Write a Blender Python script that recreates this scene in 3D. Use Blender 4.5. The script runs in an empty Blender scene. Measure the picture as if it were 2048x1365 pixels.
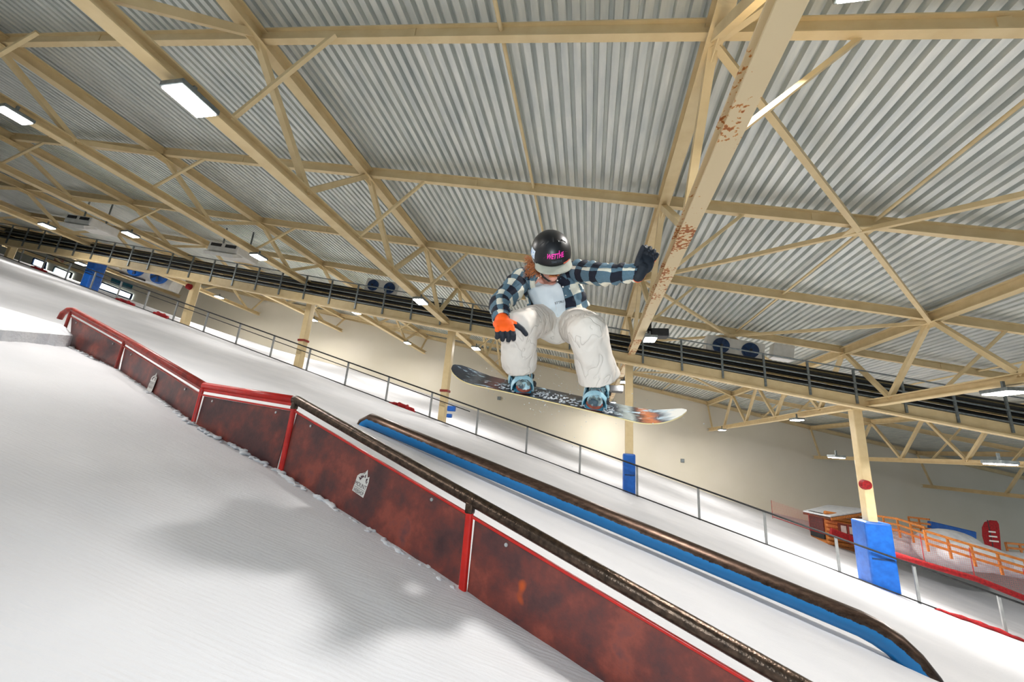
import bpy, bmesh, math, random
from mathutils import Vector, Matrix, noise
random.seed(7)
PI = math.pi
# ------------------------------------------------------------------ camera, world, exposure
F = 796.0                                   # focal length in pixels of the 2048 x 1365 frame
CAMROT = Matrix(((0.98067793, -0.02482341, 0.19404791),
                 (0.18115451, -0.25921781, -0.94867759),
                 (0.07385009, 0.96549983, -0.24971231)))
sc = bpy.context.scene
cd = bpy.data.cameras.new('camera'); cam = bpy.data.objects.new('camera', cd)
sc.collection.objects.link(cam); sc.camera = cam
cd.sensor_width = 36.0; cd.lens = F/2048*36; cd.clip_start = 0.02; cd.clip_end = 300
cam.matrix_world = CAMROT.to_4x4()
w = bpy.data.worlds.new('hall_ambient'); sc.world = w; w.use_nodes = True
w.node_tree.nodes['Background'].inputs[0].default_value = (0.70, 0.87, 1.0, 1)
w.node_tree.nodes['Background'].inputs[1].default_value = 0.56
sc.view_settings.view_transform = 'Standard'; sc.view_settings.look = 'None'
sc.view_settings.exposure = -0.38; sc.view_settings.gamma = 1.0
sc.view_settings.use_curve_mapping = False
LAMP_W = 150.0                              # watts of one ceiling lamp
# the photographer's flash beside the lens
fd = bpy.data.lights.new('flash_light', 'AREA'); fd.shape = 'DISK'; fd.size = .12; fd.energy = 46; fd.color = (.86, .95, 1)
fo = bpy.data.objects.new('flash_light', fd); sc.collection.objects.link(fo); fo.location = (.05, -.06, .16)
fo.rotation_euler = (Vector((-.2, 2.6, .75))-fo.location).to_track_quat('-Z', 'Y').to_euler()

def ray(x, y):
    return CAMROT @ Vector((x-1024, 682.5-y, -F))
def at(x, y, Y):                            # the point seen at pixel x, y at distance Y across the hall
    r = ray(x, y); return r*(Y/r.y)
def atz(x, y, Z):
    r = ray(x, y); return r*(Z/r.z)

# ------------------------------------------------------------------ helpers
C = sc.collection
def tag(o, label=None, cat=None, group=None, kind=None):
    if label: o['label'] = label
    if cat: o['category'] = cat
    if group: o['group'] = group
    if kind: o['kind'] = kind
    return o
def empty(name, loc, label, cat, group=None, rot=None):
    o = bpy.data.objects.new(name, None); C.objects.link(o); o.location = loc
    o.empty_display_size = .1
    if rot is not None: o.rotation_euler = rot
    return tag(o, label, cat, group)

class MB:
    def __init__(s): s.v = []; s.f = []; s.uv = []
    def add(s, vs, fs, uvs=None):
        n = len(s.v); s.v += [Vector(v) for v in vs]; s.f += [tuple(i+n for i in f) for f in fs]
        if uvs: s.uv += uvs
        return s
    def box(s, c, d, R=None):
        c = Vector(c); R = R or Matrix.Identity(3); vs = []
        for sx in (-.5, .5):
            for sy in (-.5, .5):
                for sz in (-.5, .5): vs.append(c + R @ Vector((sx*d[0], sy*d[1], sz*d[2])))
        return s.add(vs, [(0,1,3,2),(4,6,7,5),(0,4,5,1),(2,3,7,6),(0,2,6,4),(1,5,7,3)])
    def frame(s, a, b, up=(0,0,1)):
        y = (Vector(b)-Vector(a)).normalized(); x = y.cross(Vector(up))
        if x.length < 1e-4: x = y.cross(Vector((1,0,0)))
        x.normalize(); z = x.cross(y); return Matrix((x, y, z)).transposed()
    def bar(s, a, b, w_, h, up=(0,0,1)):
        a = Vector(a); b = Vector(b)
        return s.box((a+b)/2, (w_, (b-a).length, h), s.frame(a, b, up))
    def ibeam(s, a, b, w_, h, tf=.02, tw=.015, up=(0,0,1)):
        a = Vector(a); b = Vector(b); R = s.frame(a, b, up); L = (b-a).length; c = (a+b)/2
        s.box(c + R @ Vector((0,0,h/2-tf/2)), (w_, L, tf), R)
        s.box(c + R @ Vector((0,0,-h/2+tf/2)), (w_, L, tf), R)
        return s.box(c, (tw, L, h-2*tf), R)
    def tube(s, pts, r, n=12, cap=True, sq=None):
        pts = [Vector(p) for p in pts]; m = len(pts)
        rs = r if isinstance(r, (list, tuple)) else [r]*m
        prev = None; vs = []; uvs = []; L = 0
        for i, p in enumerate(pts):
            t = (pts[min(i+1, m-1)]-pts[max(i-1, 0)]).normalized()
            if i: L += (p-pts[i-1]).length
            if prev is None:
                x = t.cross(Vector((0,0,1)))
                if x.length < .05: x = t.cross(Vector((0,1,0)))
            else: x = prev - t*prev.dot(t)
            x.normalize(); prev = x; y = t.cross(x)
            q = sq[i] if sq else 1.0
            for k in range(n):
                a = 2*PI*k/n; vs.append(p + (x*math.cos(a) + y*math.sin(a)*q)*rs[i]); uvs.append((k/n, L))
        fs = [(i*n+k, i*n+(k+1)%n, (i+1)*n+(k+1)%n, (i+1)*n+k) for i in range(m-1) for k in range(n)]
        if cap: fs += [tuple(range(n))[::-1], tuple((m-1)*n+k for k in range(n))]
        return s.add(vs, fs)
    def ball(s, c, r, R=None, nu=16, nv=10):
        c = Vector(c); r = Vector(r) if hasattr(r, '__len__') else Vector((r,r,r)); R = R or Matrix.Identity(3)
        vs = [c + R @ Vector((0,0,r.z))]
        for j in range(1, nv):
            ph = PI*j/nv
            for i in range(nu):
                th = 2*PI*i/nu
                vs.append(c + R @ Vector((r.x*math.sin(ph)*math.cos(th), r.y*math.sin(ph)*math.sin(th), r.z*math.cos(ph))))
        vs.append(c - R @ Vector((0,0,r.z))); last = len(vs)-1
        fs = [(0, 1+i, 1+(i+1)%nu) for i in range(nu)]
        for j in range(nv-2):
            for i in range(nu):
                a = 1+j*nu+i; b = 1+j*nu+(i+1)%nu; fs.append((a, a+nu, b+nu, b))
        fs += [(last, 1+(nv-2)*nu+(i+1)%nu, 1+(nv-2)*nu+i) for i in range(nu)]
        return s.add(vs, fs)
    def capsule(s, a, b, ra, rb, n=14):       # tapered limb with round ends
        a = Vector(a); b = Vector(b); d = (b-a).normalized(); pts = []; rs = []
        for t in (-1, -.85, -.5, 0): pts.append(a + d*ra*t); rs.append(ra*math.sqrt(max(1-t*t, .02)))
        for t in (0, .5, .85, 1): pts.append(b + d*rb*t); rs.append(rb*math.sqrt(max(1-t*t, .02)))
        return s.tube(pts, rs, n)
    def prism(s, poly, n, th):                # polygon (3D points) extruded by th along n
        n = Vector(n).normalized(); m = len(poly); a = [Vector(p) for p in poly]; b = [p+n*th for p in a]
        return s.add(a+b, [tuple(range(m))[::-1], tuple(range(m, 2*m))] + [(i, (i+1)%m, m+(i+1)%m, m+i) for i in range(m)])
    def build(s, name, mat, parent=None, smooth=False, bevel=0, kind=None, origin=None, label=None):
        me = bpy.data.meshes.new(name)
        off = Vector((0,0,0))
        if parent is not None:
            bpy.context.view_layer.update()
            inv = world_of(parent).inverted(); vs = [inv @ v for v in s.v]
        elif origin is not None: off = Vector(origin); vs = [v-off for v in s.v]
        else: vs = s.v
        me.from_pydata([tuple(v) for v in vs], [], s.f)
        if s.uv and len(s.uv) == len(vs):
            uvl = me.uv_layers.new(name='UVMap')
            for lp in me.loops: uvl.data[lp.index].uv = s.uv[lp.vertex_index]
        bm = bmesh.new(); bm.from_mesh(me); bmesh.ops.recalc_face_normals(bm, faces=bm.faces); bm.to_mesh(me); bm.free()
        me.materials.append(mat)
        if smooth: me.polygons.foreach_set('use_smooth', [True]*len(me.polygons))
        o = bpy.data.objects.new(name, me); C.objects.link(o); o.location = off
        if parent is not None: o.parent = parent
        if bevel:
            b = o.modifiers.new('bevel', 'BEVEL'); b.width = bevel; b.segments = 2; b.limit_method = 'ANGLE'
        if kind: o['kind'] = kind
        if label: o['label'] = label
        return o
def world_of(o):
    M = o.matrix_basis.copy()
    while o.parent is not None: o = o.parent; M = o.matrix_basis @ M
    return M
def remesh(o, vox, smooth=6, disp=None):
    m = o.modifiers.new('remesh', 'REMESH'); m.mode = 'VOXEL'; m.voxel_size = vox; m.use_smooth_shade = True
    if smooth:
        q = o.modifiers.new('smooth', 'SMOOTH'); q.iterations = smooth; q.factor = .5
    if disp:
        for (size, stren) in disp:
            t = bpy.data.textures.new('wrinkle', 'CLOUDS'); t.noise_scale = size; t.noise_depth = 2
            d = o.modifiers.new('folds', 'DISPLACE'); d.texture = t; d.strength = stren; d.mid_level = .5; d.texture_coords = 'LOCAL'
    return o

# ------------------------------------------------------------------ materials
def nt(name):
    m = bpy.data.materials.new(name); m.use_nodes = True; n = m.node_tree
    return m, n, n.nodes['Principled BSDF']
def N(n, typ, **kw):
    o = n.nodes.new(typ)
    for k, v in kw.items():
        if k.startswith('i_'): o.inputs[int(k[2:])].default_value = v
        else: setattr(o, k, v)
    return o
def ramp(n, fac, stops, interp='LINEAR'):
    r = n.nodes.new('ShaderNodeValToRGB'); cr = r.color_ramp; cr.interpolation = interp
    while len(cr.elements) < len(stops): cr.elements.new(.5)
    for e, (p, c) in zip(cr.elements, stops): e.position = p; e.color = (*c, 1) if len(c) == 3 else c
    n.links.new(fac, r.inputs[0]); return r
def srgb(r, g, b):
    f = lambda c: (c/255/12.92) if c/255 <= .04045 else ((c/255+.055)/1.055)**2.4
    return (f(r), f(g), f(b))
def noisy(name, c1, c2, scale=8, rough=.6, metal=0, bump=0, bscale=None, lo=.35, hi=.65, coord='Object', stretch=None, spec=None):
    m, n, b = nt(name); tc = N(n, 'ShaderNodeTexCoord'); mp = N(n, 'ShaderNodeMapping')
    if stretch: mp.inputs['Scale'].default_value = stretch
    n.links.new(tc.outputs[coord], mp.inputs[0])
    t = N(n, 'ShaderNodeTexNoise'); t.inputs['Scale'].default_value = scale; t.inputs['Detail'].default_value = 6
    n.links.new(mp.outputs[0], t.inputs[0])
    r = ramp(n, t.outputs[0], [(lo, c1), (hi, c2)]); n.links.new(r.outputs[0], b.inputs['Base Color'])
    b.inputs['Roughness'].default_value = rough; b.inputs['Metallic'].default_value = metal
    if spec is not None: b.inputs['Specular IOR Level'].default_value = spec
    if bump:
        t2 = N(n, 'ShaderNodeTexNoise'); t2.inputs['Scale'].default_value = bscale or scale*3; t2.inputs['Detail'].default_value = 5
        n.links.new(mp.outputs[0], t2.inputs[0])
        bp = N(n, 'ShaderNodeBump'); bp.inputs['Strength'].default_value = bump; bp.inputs['Distance'].default_value = .02
        n.links.new(t2.outputs[0], bp.inputs['Height']); n.links.new(bp.outputs[0], b.inputs['Normal'])
    return m
def emit(name, col, s):
    m, n, b = nt(name); b.inputs['Emission Color'].default_value = (*col, 1); b.inputs['Emission Strength'].default_value = s
    b.inputs['Base Color'].default_value = (*col, 1); return m
M = {}
M['cream'] = noisy('cream_paint', srgb(214,190,142), srgb(224,202,156), 3, .55, bump=.05)
# cream paint with rust spots on the chord over the slope
m, n, b = nt('rusted_cream_paint'); tc = N(n, 'ShaderNodeTexCoord')
t = N(n, 'ShaderNodeTexNoise'); t.inputs['Scale'].default_value = 16; t.inputs['Detail'].default_value = 8; n.links.new(tc.outputs['Object'], t.inputs[0])
t2 = N(n, 'ShaderNodeTexNoise'); t2.inputs['Scale'].default_value = 1.2; n.links.new(tc.outputs['Object'], t2.inputs[0])
mu = N(n, 'ShaderNodeMath', operation='MULTIPLY'); n.links.new(t.outputs[0], mu.inputs[0]); n.links.new(t2.outputs[0], mu.inputs[1])
r = ramp(n, mu.outputs[0], [(.0, srgb(226,206,165)), (.31, srgb(226,206,165)), (.325, srgb(205,140,70)), (.36, srgb(160,90,40))])
n.links.new(r.outputs[0], b.inputs['Base Color']); b.inputs['Roughness'].default_value = .6; M['rustcream'] = m
M['wall'] = noisy('cream_wall_panel', srgb(222,214,194), srgb(228,220,202), .4, .75, bump=.02)
M['wallgrey'] = noisy('grey_wall_panel', srgb(120,126,126), srgb(140,145,143), .5, .7)
m = noisy('galvanised_deck', srgb(198,204,201), srgb(228,230,223), 2.2, .4, metal=.25, lo=.3, hi=.7, stretch=(3,.5,1)); M['deck'] = m
M['dark_steel'] = noisy('worn_dark_steel', srgb(58,48,40), srgb(92,76,64), 30, .28, metal=.8, bump=.15, stretch=(1,1,1))
M['grey_steel'] = noisy('grey_galvanised', srgb(110,118,120), srgb(135,142,142), 12, .45, metal=.5)
M['black'] = noisy('black_rubber', srgb(18,20,22), srgb(34,35,36), 10, .5)
M['cable_tan'] = noisy('tan_cable', srgb(120,105,66), srgb(150,132,90), 10, .5)
M['red'] = noisy('red_paint', srgb(176,22,14), srgb(206,32,20), 14, .35, bump=.1, lo=.3, hi=.7)
M['maroon'] = noisy('faded_dark_red_paint', srgb(120,34,24), srgb(156,44,30), 14, .4, bump=.1)
M['redcloth'] = noisy('red_cloth', srgb(120,12,18), srgb(165,20,24), 14, .85)
M['bluepad'] = noisy('blue_vinyl', srgb(8,84,170), srgb(16,98,190), 6, .45)
M['navy'] = noisy('dark_blue_paint', srgb(14,44,84), srgb(20,60,105), 6, .5)
M['white'] = noisy('white_paint', srgb(214,212,205), srgb(226,224,218), 4, .55)
M['wood'] = noisy('orange_pine', srgb(156,88,34), srgb(206,130,58), 5, .6, stretch=(1,6,6))
M['darkwood'] = noisy('dark_wood', srgb(60,36,20), srgb(84,52,30), 5, .7)
M['bolt'] = noisy('zinc_bolt', srgb(170,178,180), srgb(205,210,210), 20, .3, metal=.8)
M['bluesign'] = noisy('blue_green_sign', srgb(20,100,128), srgb(30,120,145), 5, .5)
M['poster'] = noisy('faded_poster', srgb(190,120,105), srgb(205,160,140), 5, .6)
M['postgrey'] = noisy('light_grey_post', srgb(128,131,131), srgb(142,144,143), 5, .5)
M['lamp'] = emit('lamp_diffuser', (1, .97, .93), 40)
M['window_lit'] = emit('lit_window', (.85, .96, 1), 4.5)
M['glass_dim'] = emit('dim_window', (.7, .76, .78), .55)
# snow
m, n, b = nt('groomed_snow'); tc = N(n, 'ShaderNodeTexCoord')
t = N(n, 'ShaderNodeTexNoise'); t.inputs['Scale'].default_value = .9; t.inputs['Detail'].default_value = 5; n.links.new(tc.outputs['Object'], t.inputs[0])
r = ramp(n, t.outputs[0], [(.3, srgb(191,192,196)), (.7, srgb(203,203,206))]); n.links.new(r.outputs[0], b.inputs['Base Color'])
b.inputs['Roughness'].default_value = .75
mp = N(n, 'ShaderNodeMapping'); mp.inputs['Rotation'].default_value = (0,0,math.radians(-12)); n.links.new(tc.outputs['Object'], mp.inputs[0])
mp2 = N(n, 'ShaderNodeMapping'); mp2.inputs['Scale'].default_value = (2.2, 16, 2); n.links.new(mp.outputs[0], mp2.inputs[0])
a = N(n, 'ShaderNodeTexNoise'); a.inputs['Scale'].default_value = 3.2; a.inputs['Detail'].default_value = 6; n.links.new(mp2.outputs[0], a.inputs[0])
wv = N(n, 'ShaderNodeTexWave'); wv.bands_direction = 'Y'; wv.inputs['Scale'].default_value = 12; wv.inputs['Distortion'].default_value = 2.5; wv.inputs['Detail'].default_value = 2
n.links.new(mp.outputs[0], wv.inputs[0])
c = N(n, 'ShaderNodeTexNoise'); c.inputs['Scale'].default_value = 60; c.inputs['Detail'].default_value = 4; n.links.new(tc.outputs['Object'], c.inputs[0])
s1 = N(n, 'ShaderNodeMath', operation='MULTIPLY_ADD'); s1.inputs[1].default_value = .16; n.links.new(wv.outputs[0], s1.inputs[0]); n.links.new(a.outputs[0], s1.inputs[2])
s2 = N(n, 'ShaderNodeMath', operation='MULTIPLY_ADD'); s2.inputs[1].default_value = .35; n.links.new(c.outputs[0], s2.inputs[0]); n.links.new(s1.outputs[0], s2.inputs[2])
bp = N(n, 'ShaderNodeBump'); bp.inputs['Strength'].default_value = .2; bp.inputs['Distance'].default_value = .03
n.links.new(s2.outputs[0], bp.inputs['Height']); n.links.new(bp.outputs[0], b.inputs['Normal']); M['snow'] = m
M['snowclump'] = noisy('rough_snow', srgb(192,196,202), srgb(212,214,216), 4, .8, bump=.5, bscale=30)
# film faced plywood of the jib box, blotchy red brown
m, n, b = nt('film_faced_plywood'); tc = N(n, 'ShaderNodeTexCoord')
t = N(n, 'ShaderNodeTexNoise'); t.inputs['Scale'].default_value = 3.4; t.inputs['Detail'].default_value = 9; t.inputs['Roughness'].default_value = .62; n.links.new(tc.outputs['Object'], t.inputs[0])
r = ramp(n, t.outputs[0], [(.34, srgb(62,38,40)), (.45, srgb(84,48,46)), (.55, srgb(112,54,46)), (.64, srgb(140,68,54)), (.74, srgb(104,60,60))])
t2 = N(n, 'ShaderNodeTexNoise'); t2.inputs['Scale'].default_value = 2.1; t2.inputs['Detail'].default_value = 3; n.links.new(tc.outputs['Object'], t2.inputs[0])
r2 = ramp(n, t2.outputs[0], [(.745, (0,0,0)), (.77, (1,1,1))])
mx = N(n, 'ShaderNodeMix', data_type='RGBA'); n.links.new(r2.outputs[0], mx.inputs[0]); n.links.new(r.outputs[0], mx.inputs[6]); mx.inputs[7].default_value = (*srgb(190,80,24), 1)
n.links.new(mx.outputs[2], b.inputs['Base Color']); b.inputs['Roughness'].default_value = .42
t3 = N(n, 'ShaderNodeTexNoise'); t3.inputs['Scale'].default_value = 60; n.links.new(tc.outputs['Object'], t3.inputs[0])
bp = N(n, 'ShaderNodeBump'); bp.inputs['Strength'].default_value = .12; bp.inputs['Distance'].default_value = .01; n.links.new(t3.outputs[0], bp.inputs['Height']); n.links.new(bp.outputs[0], b.inputs['Normal'])
M['ply'] = m
# blue tube: paint worn off along the top
m, n, b = nt('worn_blue_tube'); uv = N(n, 'ShaderNodeUVMap'); sp = N(n, 'ShaderNodeSeparateXYZ'); n.links.new(uv.outputs[0], sp.inputs[0])
tc = N(n, 'ShaderNodeTexCoord'); mp = N(n, 'ShaderNodeMapping'); mp.inputs['Scale'].default_value = (6, 30, 4); n.links.new(tc.outputs['Object'], mp.inputs[0])
t = N(n, 'ShaderNodeTexNoise'); t.inputs['Scale'].default_value = 1.3; t.inputs['Detail'].default_value = 8; t.inputs['Roughness'].default_value = .75; n.links.new(mp.outputs[0], t.inputs[0])
ad = N(n, 'ShaderNodeMath', operation='MULTIPLY_ADD'); ad.inputs[1].default_value = .16; n.links.new(t.outputs[0], ad.inputs[0]); n.links.new(sp.outputs[0], ad.inputs[2])
r = ramp(n, ad.outputs[0], [(.53, (0,0,0)), (.545, (1,1,1))])
st = ramp(n, t.outputs[0], [(.3, srgb(40,28,22)), (.7, srgb(104,84,72))])
mx = N(n, 'ShaderNodeMix', data_type='RGBA'); n.links.new(r.outputs[0], mx.inputs[0]); n.links.new(st.outputs[0], mx.inputs[6]); mx.inputs[7].default_value = (*srgb(6,112,176), 1)
n.links.new(mx.outputs[2], b.inputs['Base Color'])
iv = N(n, 'ShaderNodeMath', operation='MULTIPLY_ADD'); iv.inputs[1].default_value = -.8; iv.inputs[2].default_value = .8; n.links.new(r.outputs[0], iv.inputs[0]); n.links.new(iv.outputs[0], b.inputs['Metallic'])
b.inputs['Roughness'].default_value = .36; M['bluetube'] = m
# net
m, n, b = nt('red_safety_net'); b.inputs['Base Color'].default_value = (*srgb(205,70,60), 1)
tc = N(n, 'ShaderNodeTexCoord')
ck = []
for ax in ('X', 'Z'):
    wv = N(n, 'ShaderNodeTexWave'); wv.bands_direction = ax; wv.inputs['Scale'].default_value = 5.0; n.links.new(tc.outputs['Object'], wv.inputs[0])
    g = N(n, 'ShaderNodeMath', operation='GREATER_THAN'); g.inputs[1].default_value = .985; n.links.new(wv.outputs[0], g.inputs[0]); ck.append(g)
mxx = N(n, 'ShaderNodeMath', operation='MAXIMUM'); n.links.new(ck[0].outputs[0], mxx.inputs[0]); n.links.new(ck[1].outputs[0], mxx.inputs[1])
n.links.new(mxx.outputs[0], b.inputs['Alpha']); M['net'] = m

# ------------------------------------------------------------------ the ground under the hall
SL = .2766; H0 = 1.04; YC = 17.0
def plane(x): return -H0 - SL*x
WB = [(-60, 13.6), (-51, 11.7), (-44, 9.75), (-39, 9.1), (-34.8, 8.3), (-30, 7.1), (-25, 6.0), (-19.6, 5.1), (-11.1, 2.92), (2.2, -.62), (10.7, -3.01), (16.3, -4.04), (20, -4.48), (31, -5.03), (60, -8)]
def lut(T, x):
    for (a, za), (b_, zb) in zip(T, T[1:]):
        if x <= b_: return za + (zb-za)*(x-a)/(b_-a)
    return T[-1][1]
def yw(x): return 34.3 + .17*x
def sstep(a, b_, x):
    t = max(0, min(1, (x-a)/(b_-a))); return t*t*(3-2*t)
def ground(x, y):
    z = plane(x)
    if y > 18:
        e = yw(x)
        s = (y-18.5)/(e-.5-18.5); s = max(0, min(1.15, s)); s = s*s*(1.6-.6*s) if s < 1 else 1
        z = z*(1-s) + lut(WB, x)*s
    return z

# ------------------------------------------------------------------ snow floor
def axis(a, b, fine):
    xs = [a]; x = a
    while x < b:
        d = 1.0
        for (lo, hi, st) in fine:
            if lo <= x < hi: d = min(d, st)
        x += d; xs.append(x)
    return xs
XS = axis(-62, 46, [(-12, 8, .25), (-7, 4.5, .07)]); YS = axis(-8, 46, [(0, 12, .3), (.4, 5.5, .07), (12, 46, .8)])
vs = []
for y in YS:
    for x in XS:
        z = ground(x, y) + .05*noise.noise(Vector((x*.35, y*.5, 0)))*(1 if y > 6 else .5)
        if 0 < y < 6 and -8 < x < 5:
            z += .012*noise.noise(Vector((x*2.2, y*5, 3))) + .004*noise.noise(Vector((x*9, y*30, 5)))
        vs.append((x, y, z))
nx = len(XS)
fs = [(j*nx+i, j*nx+i+1, (j+1)*nx+i+1, (j+1)*nx+i) for j in range(len(YS)-1) for i in range(nx-1)]
mb = MB().add(vs, fs); o = mb.build('floor', M['snow'], smooth=True); tag(o, kind='structure')

# ------------------------------------------------------------------ roof, walls
XL, XR = -56.0, 42.0
def ztop(x): return 6.07 - .17*x            # centre line of the top chords
pitch = .213
prof = [(0, 0), (.118, 0), (.135, .12), (.196, .12)]      # broad low pan, narrow high trough
mb = MB(); vs = []; fs = []
pts = []; x = XL
while x < XR:
    for dx, dz in prof: pts.append((x+dx, dz))
    x += pitch
for y in (-7.0, 40.5):
    for (px, dz) in pts: vs.append((px, y, ztop(px)+.34+dz))
k = len(pts); fs = [(i, i+1, k+i+1, k+i) for i in range(k-1)]
o = MB().add(vs, fs).build('ceiling', M['deck']); tag(o, kind='structure')

def wall_poly(name, x0, x1, n, mat, kind='structure'):
    vs = []; fs = []
    for i in range(n+1):
        x = x0 + (x1-x0)*i/n
        for dy in (0, .3):
            vs += [(x, yw(x)+dy, ground(x, 30)-6), (x, yw(x)+dy, ztop(x)+.36)]
    for i in range(n):
        a = i*4; c = a+4; fs += [(a, c, c+1, a+1), (a+2, a+3, c+3, c+2), (a+1, c+1, c+3, a+3)]
    o = MB().add(vs, fs).build(name, mat); tag(o, kind=kind); return o
wall_poly('wall_back', XL, XR, 46, M['wall'])
o = MB().prism([(XL, -7, plane(XL)-3), (XL, yw(XL), plane(XL)-3), (XL, yw(XL), ztop(XL)+.5), (XL, -7, ztop(XL)+.5)], (-1,0,0), .3).build('wall_left', M['wallgrey']); tag(o, kind='structure')

# trusses ------------------------------------------------------
TX = [-44.4, -36.8, -29.2, -21.6, -14.1, -6.36, 1.60, 9.68, 17.8, 25.9]
TB = [11.9, 10.7, 9.55, 8.54, 7.09, 5.07, 3.90, 2.30, .75, -.8]
CY = 16.45
TL = ['farthest roof truss up the hall, half lost at the left edge', 'second roof truss down from the dark end of the hall',
      'third roof truss from the far left end, above the station sign', 'cream roof truss meeting the column behind the start of the jib rail',
      'cream roof truss crossing the upper left with a lamp at the picture edge', 'long cream roof truss with the big bright lamp at upper left',
      'rust spotted cream roof truss passing directly over the snowboarder', 'cream roof truss at right carrying the lamp by the picture edge',
      'low cream roof truss at right beyond the column with a blue pad', 'lowest cream roof truss fading out at the right edge']
PY = [-3.65, .55, 4.75, 8.85, 13.05, 17.2, 21.4, 25.6, 29.8]
def dirt(i): return M['rustcream'] if i == 6 else M['cream']
for i, (tx, tb, tl) in enumerate(zip(TX, TB, TL)):
    ye = yw(tx)-.1; zt = ztop(tx)
    t = empty('roof_truss', (tx, 0, zt), tl, 'roof truss', 'cream steel roof trusses')
    MB().ibeam((tx, -6.5, zt), (tx, ye, zt), .24, .30).build('top_chord', M['cream'], t)
    yb = ye-.1
    MB().ibeam((tx, -6.5, tb), (tx, yb, tb), .26, .24, tf=.03).build('bottom_chord', dirt(i), t)
    mids = [a+(b-a)/2 for a, b in zip(PY, PY[1:])] + [PY[-1]+2.1]
    for k, py in enumerate(PY):
        if py > ye-1: continue
        if k: MB().bar((tx, mids[k-1], tb+.08), (tx, py-.08, zt-.1), .13, .13).build('web_brace', M['cream'], t)
        if mids[k] < ye-.4: MB().bar((tx, py+.08, zt-.1), (tx, mids[k], tb+.08), .13, .13).build('web_brace', M['cream'], t)
    MB().bar((tx, ye-.1, zt-.1), (tx, ye-1.0, tb+.1), .11, .11).build('web_brace', M['cream'], t)
    if tx > -30:
        for k, py in enumerate(PY):       # splice plates on the nodes
            if py < ye-1 and 0 < k: MB().box((tx, py, zt-.16), (.02, .5, .22)).build('gusset_plate', M['cream'], t)

# purlins ------------------------------------------------------
pl = ['roof purlin nearest the camera, above the frame', 'roof purlin just above the top of the picture', 'cream purlin running level along the very top of the picture',
      'second cream purlin from the top, over the snowboarder', 'third cream purlin from the top, behind the raised glove', 'fourth cream purlin from the top, just over the dark pipes',
      'first cream purlin showing below the catwalk', 'second cream purlin below the catwalk', 'lowest cream purlin, closest to the back wall']
for py, lab in zip(PY, pl):
    t = empty('roof_purlin', (0, py, ztop(0)), lab, 'roof beam', 'cream steel purlins'); sk = .021 if py < 6 else 0
    z = lambda x: ztop(x)+.2
    dz = .08
    MB().ibeam((XL, py-sk*XL, ztop(XL)+dz), (XR, py-sk*XR, ztop(XR)+dz), .13, .27, tf=.025).build('beam', M['cream'], t)
    for q, tx in enumerate(TX[2:]):       # bolted joints half way along each bay
        xx = tx+3.2
        MB().box((xx, py-.012-sk*xx, ztop(xx)+dz), (.16, .03, .2)).build('splice_plate', M['cream'], t)
# purlin on the wall head
x0, x1 = XL+.5, XR-.5
MB().ibeam((x0, yw(x0)-.2, ztop(x0)+.05), (x1, yw(x1)-.2, ztop(x1)+.05), .13, .27).build('trim_1', M['cream'], kind='structure')

# sag rods and knee braces and cross bracing ------------------
rods = [(-10.3, 'at far left between two trusses'), (-1.55, 'left of the snowboarder, ending at his shoulder'), (5.9, 'rising to the right edge above the pipes'), (13.9, 'at the lower right over the column')]
for rx, lab in rods:
    MB().tube([(rx, -6, ztop(rx)+.12), (rx, yw(rx)-.3, ztop(rx)+.12)], .035, 8).build('sag_rod', M['cream'], smooth=True, origin=(rx, 0, ztop(rx)))
    tag(C.objects[-1], 'thin cream roof rod '+lab, 'roof rod', 'sag rods')
kn = 0
kl = {5: 'big lamp truss', 6: 'rust spotted truss', 4: 'upper left truss', 7: 'right hand truss', 3: 'left column truss', 8: 'low right truss'}
for i in (3, 4, 5, 6, 7, 8):
    tx, tb = TX[i], TB[i]
    for k in (2, 3, 4, 6, 7):
        py = PY[k]
        if k in (3, 4) and i not in (4, 5, 6): pass
        dxx = 1.75; ps = tx+dxx
        nm = {2: 'top', 3: 'second', 4: 'third', 6: 'first lower', 7: 'second lower'}[k]
        o = MB().bar((tx+.05, py, tb+.1), (ps, py, ztop(ps)-.03), .07, .07).build('knee_brace', M['cream'], origin=(tx, py, tb))
        tag(o, 'slim cream brace from the %s up to the %s purlin' % (kl[i], nm), 'brace', 'knee braces')
def xbr(x0, x1, k0, k1, lab):
    y0, y1 = PY[k0], PY[k1]; xm, ym = (x0+x1)/2, (y0+y1)/2
    t = empty('cross_bracing', (xm, ym, ztop(xm)), lab, 'roof bracing', 'crossed roof bracing')
    for (a, b_) in (((x0, y0), (x1, y1)), ((x1, y0), (x0, y1))):
        a3 = Vector((a[0], a[1], ztop(a[0])-.12)); b3 = Vector((b_[0], b_[1], ztop(b_[0])-.12))
        m3 = Vector((xm, ym, ztop(xm)-.12))
        MB().bar(a3, m3, .10, .10).build('strut', M['cream'], t); MB().bar(m3, b3, .10, .10).build('strut', M['cream'], t)
    MB().box((xm, ym, ztop(xm)-.12), (.5, .4, .03)).build('gusset_plate', M['cream'], t)
xbr(TX[6], TX[7], 2, 4, 'large crossed roof bracing right of the rust spotted truss')
xbr(TX[6], TX[7], 4, 6, 'crossed roof bracing just above the round blue fans at right')
xbr(TX[6], TX[7], 6, 8, 'crossed roof bracing below the catwalk at right')
xbr(TX[6], TX[7], 0, 2, 'crossed roof bracing cut by the top of the picture')

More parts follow.
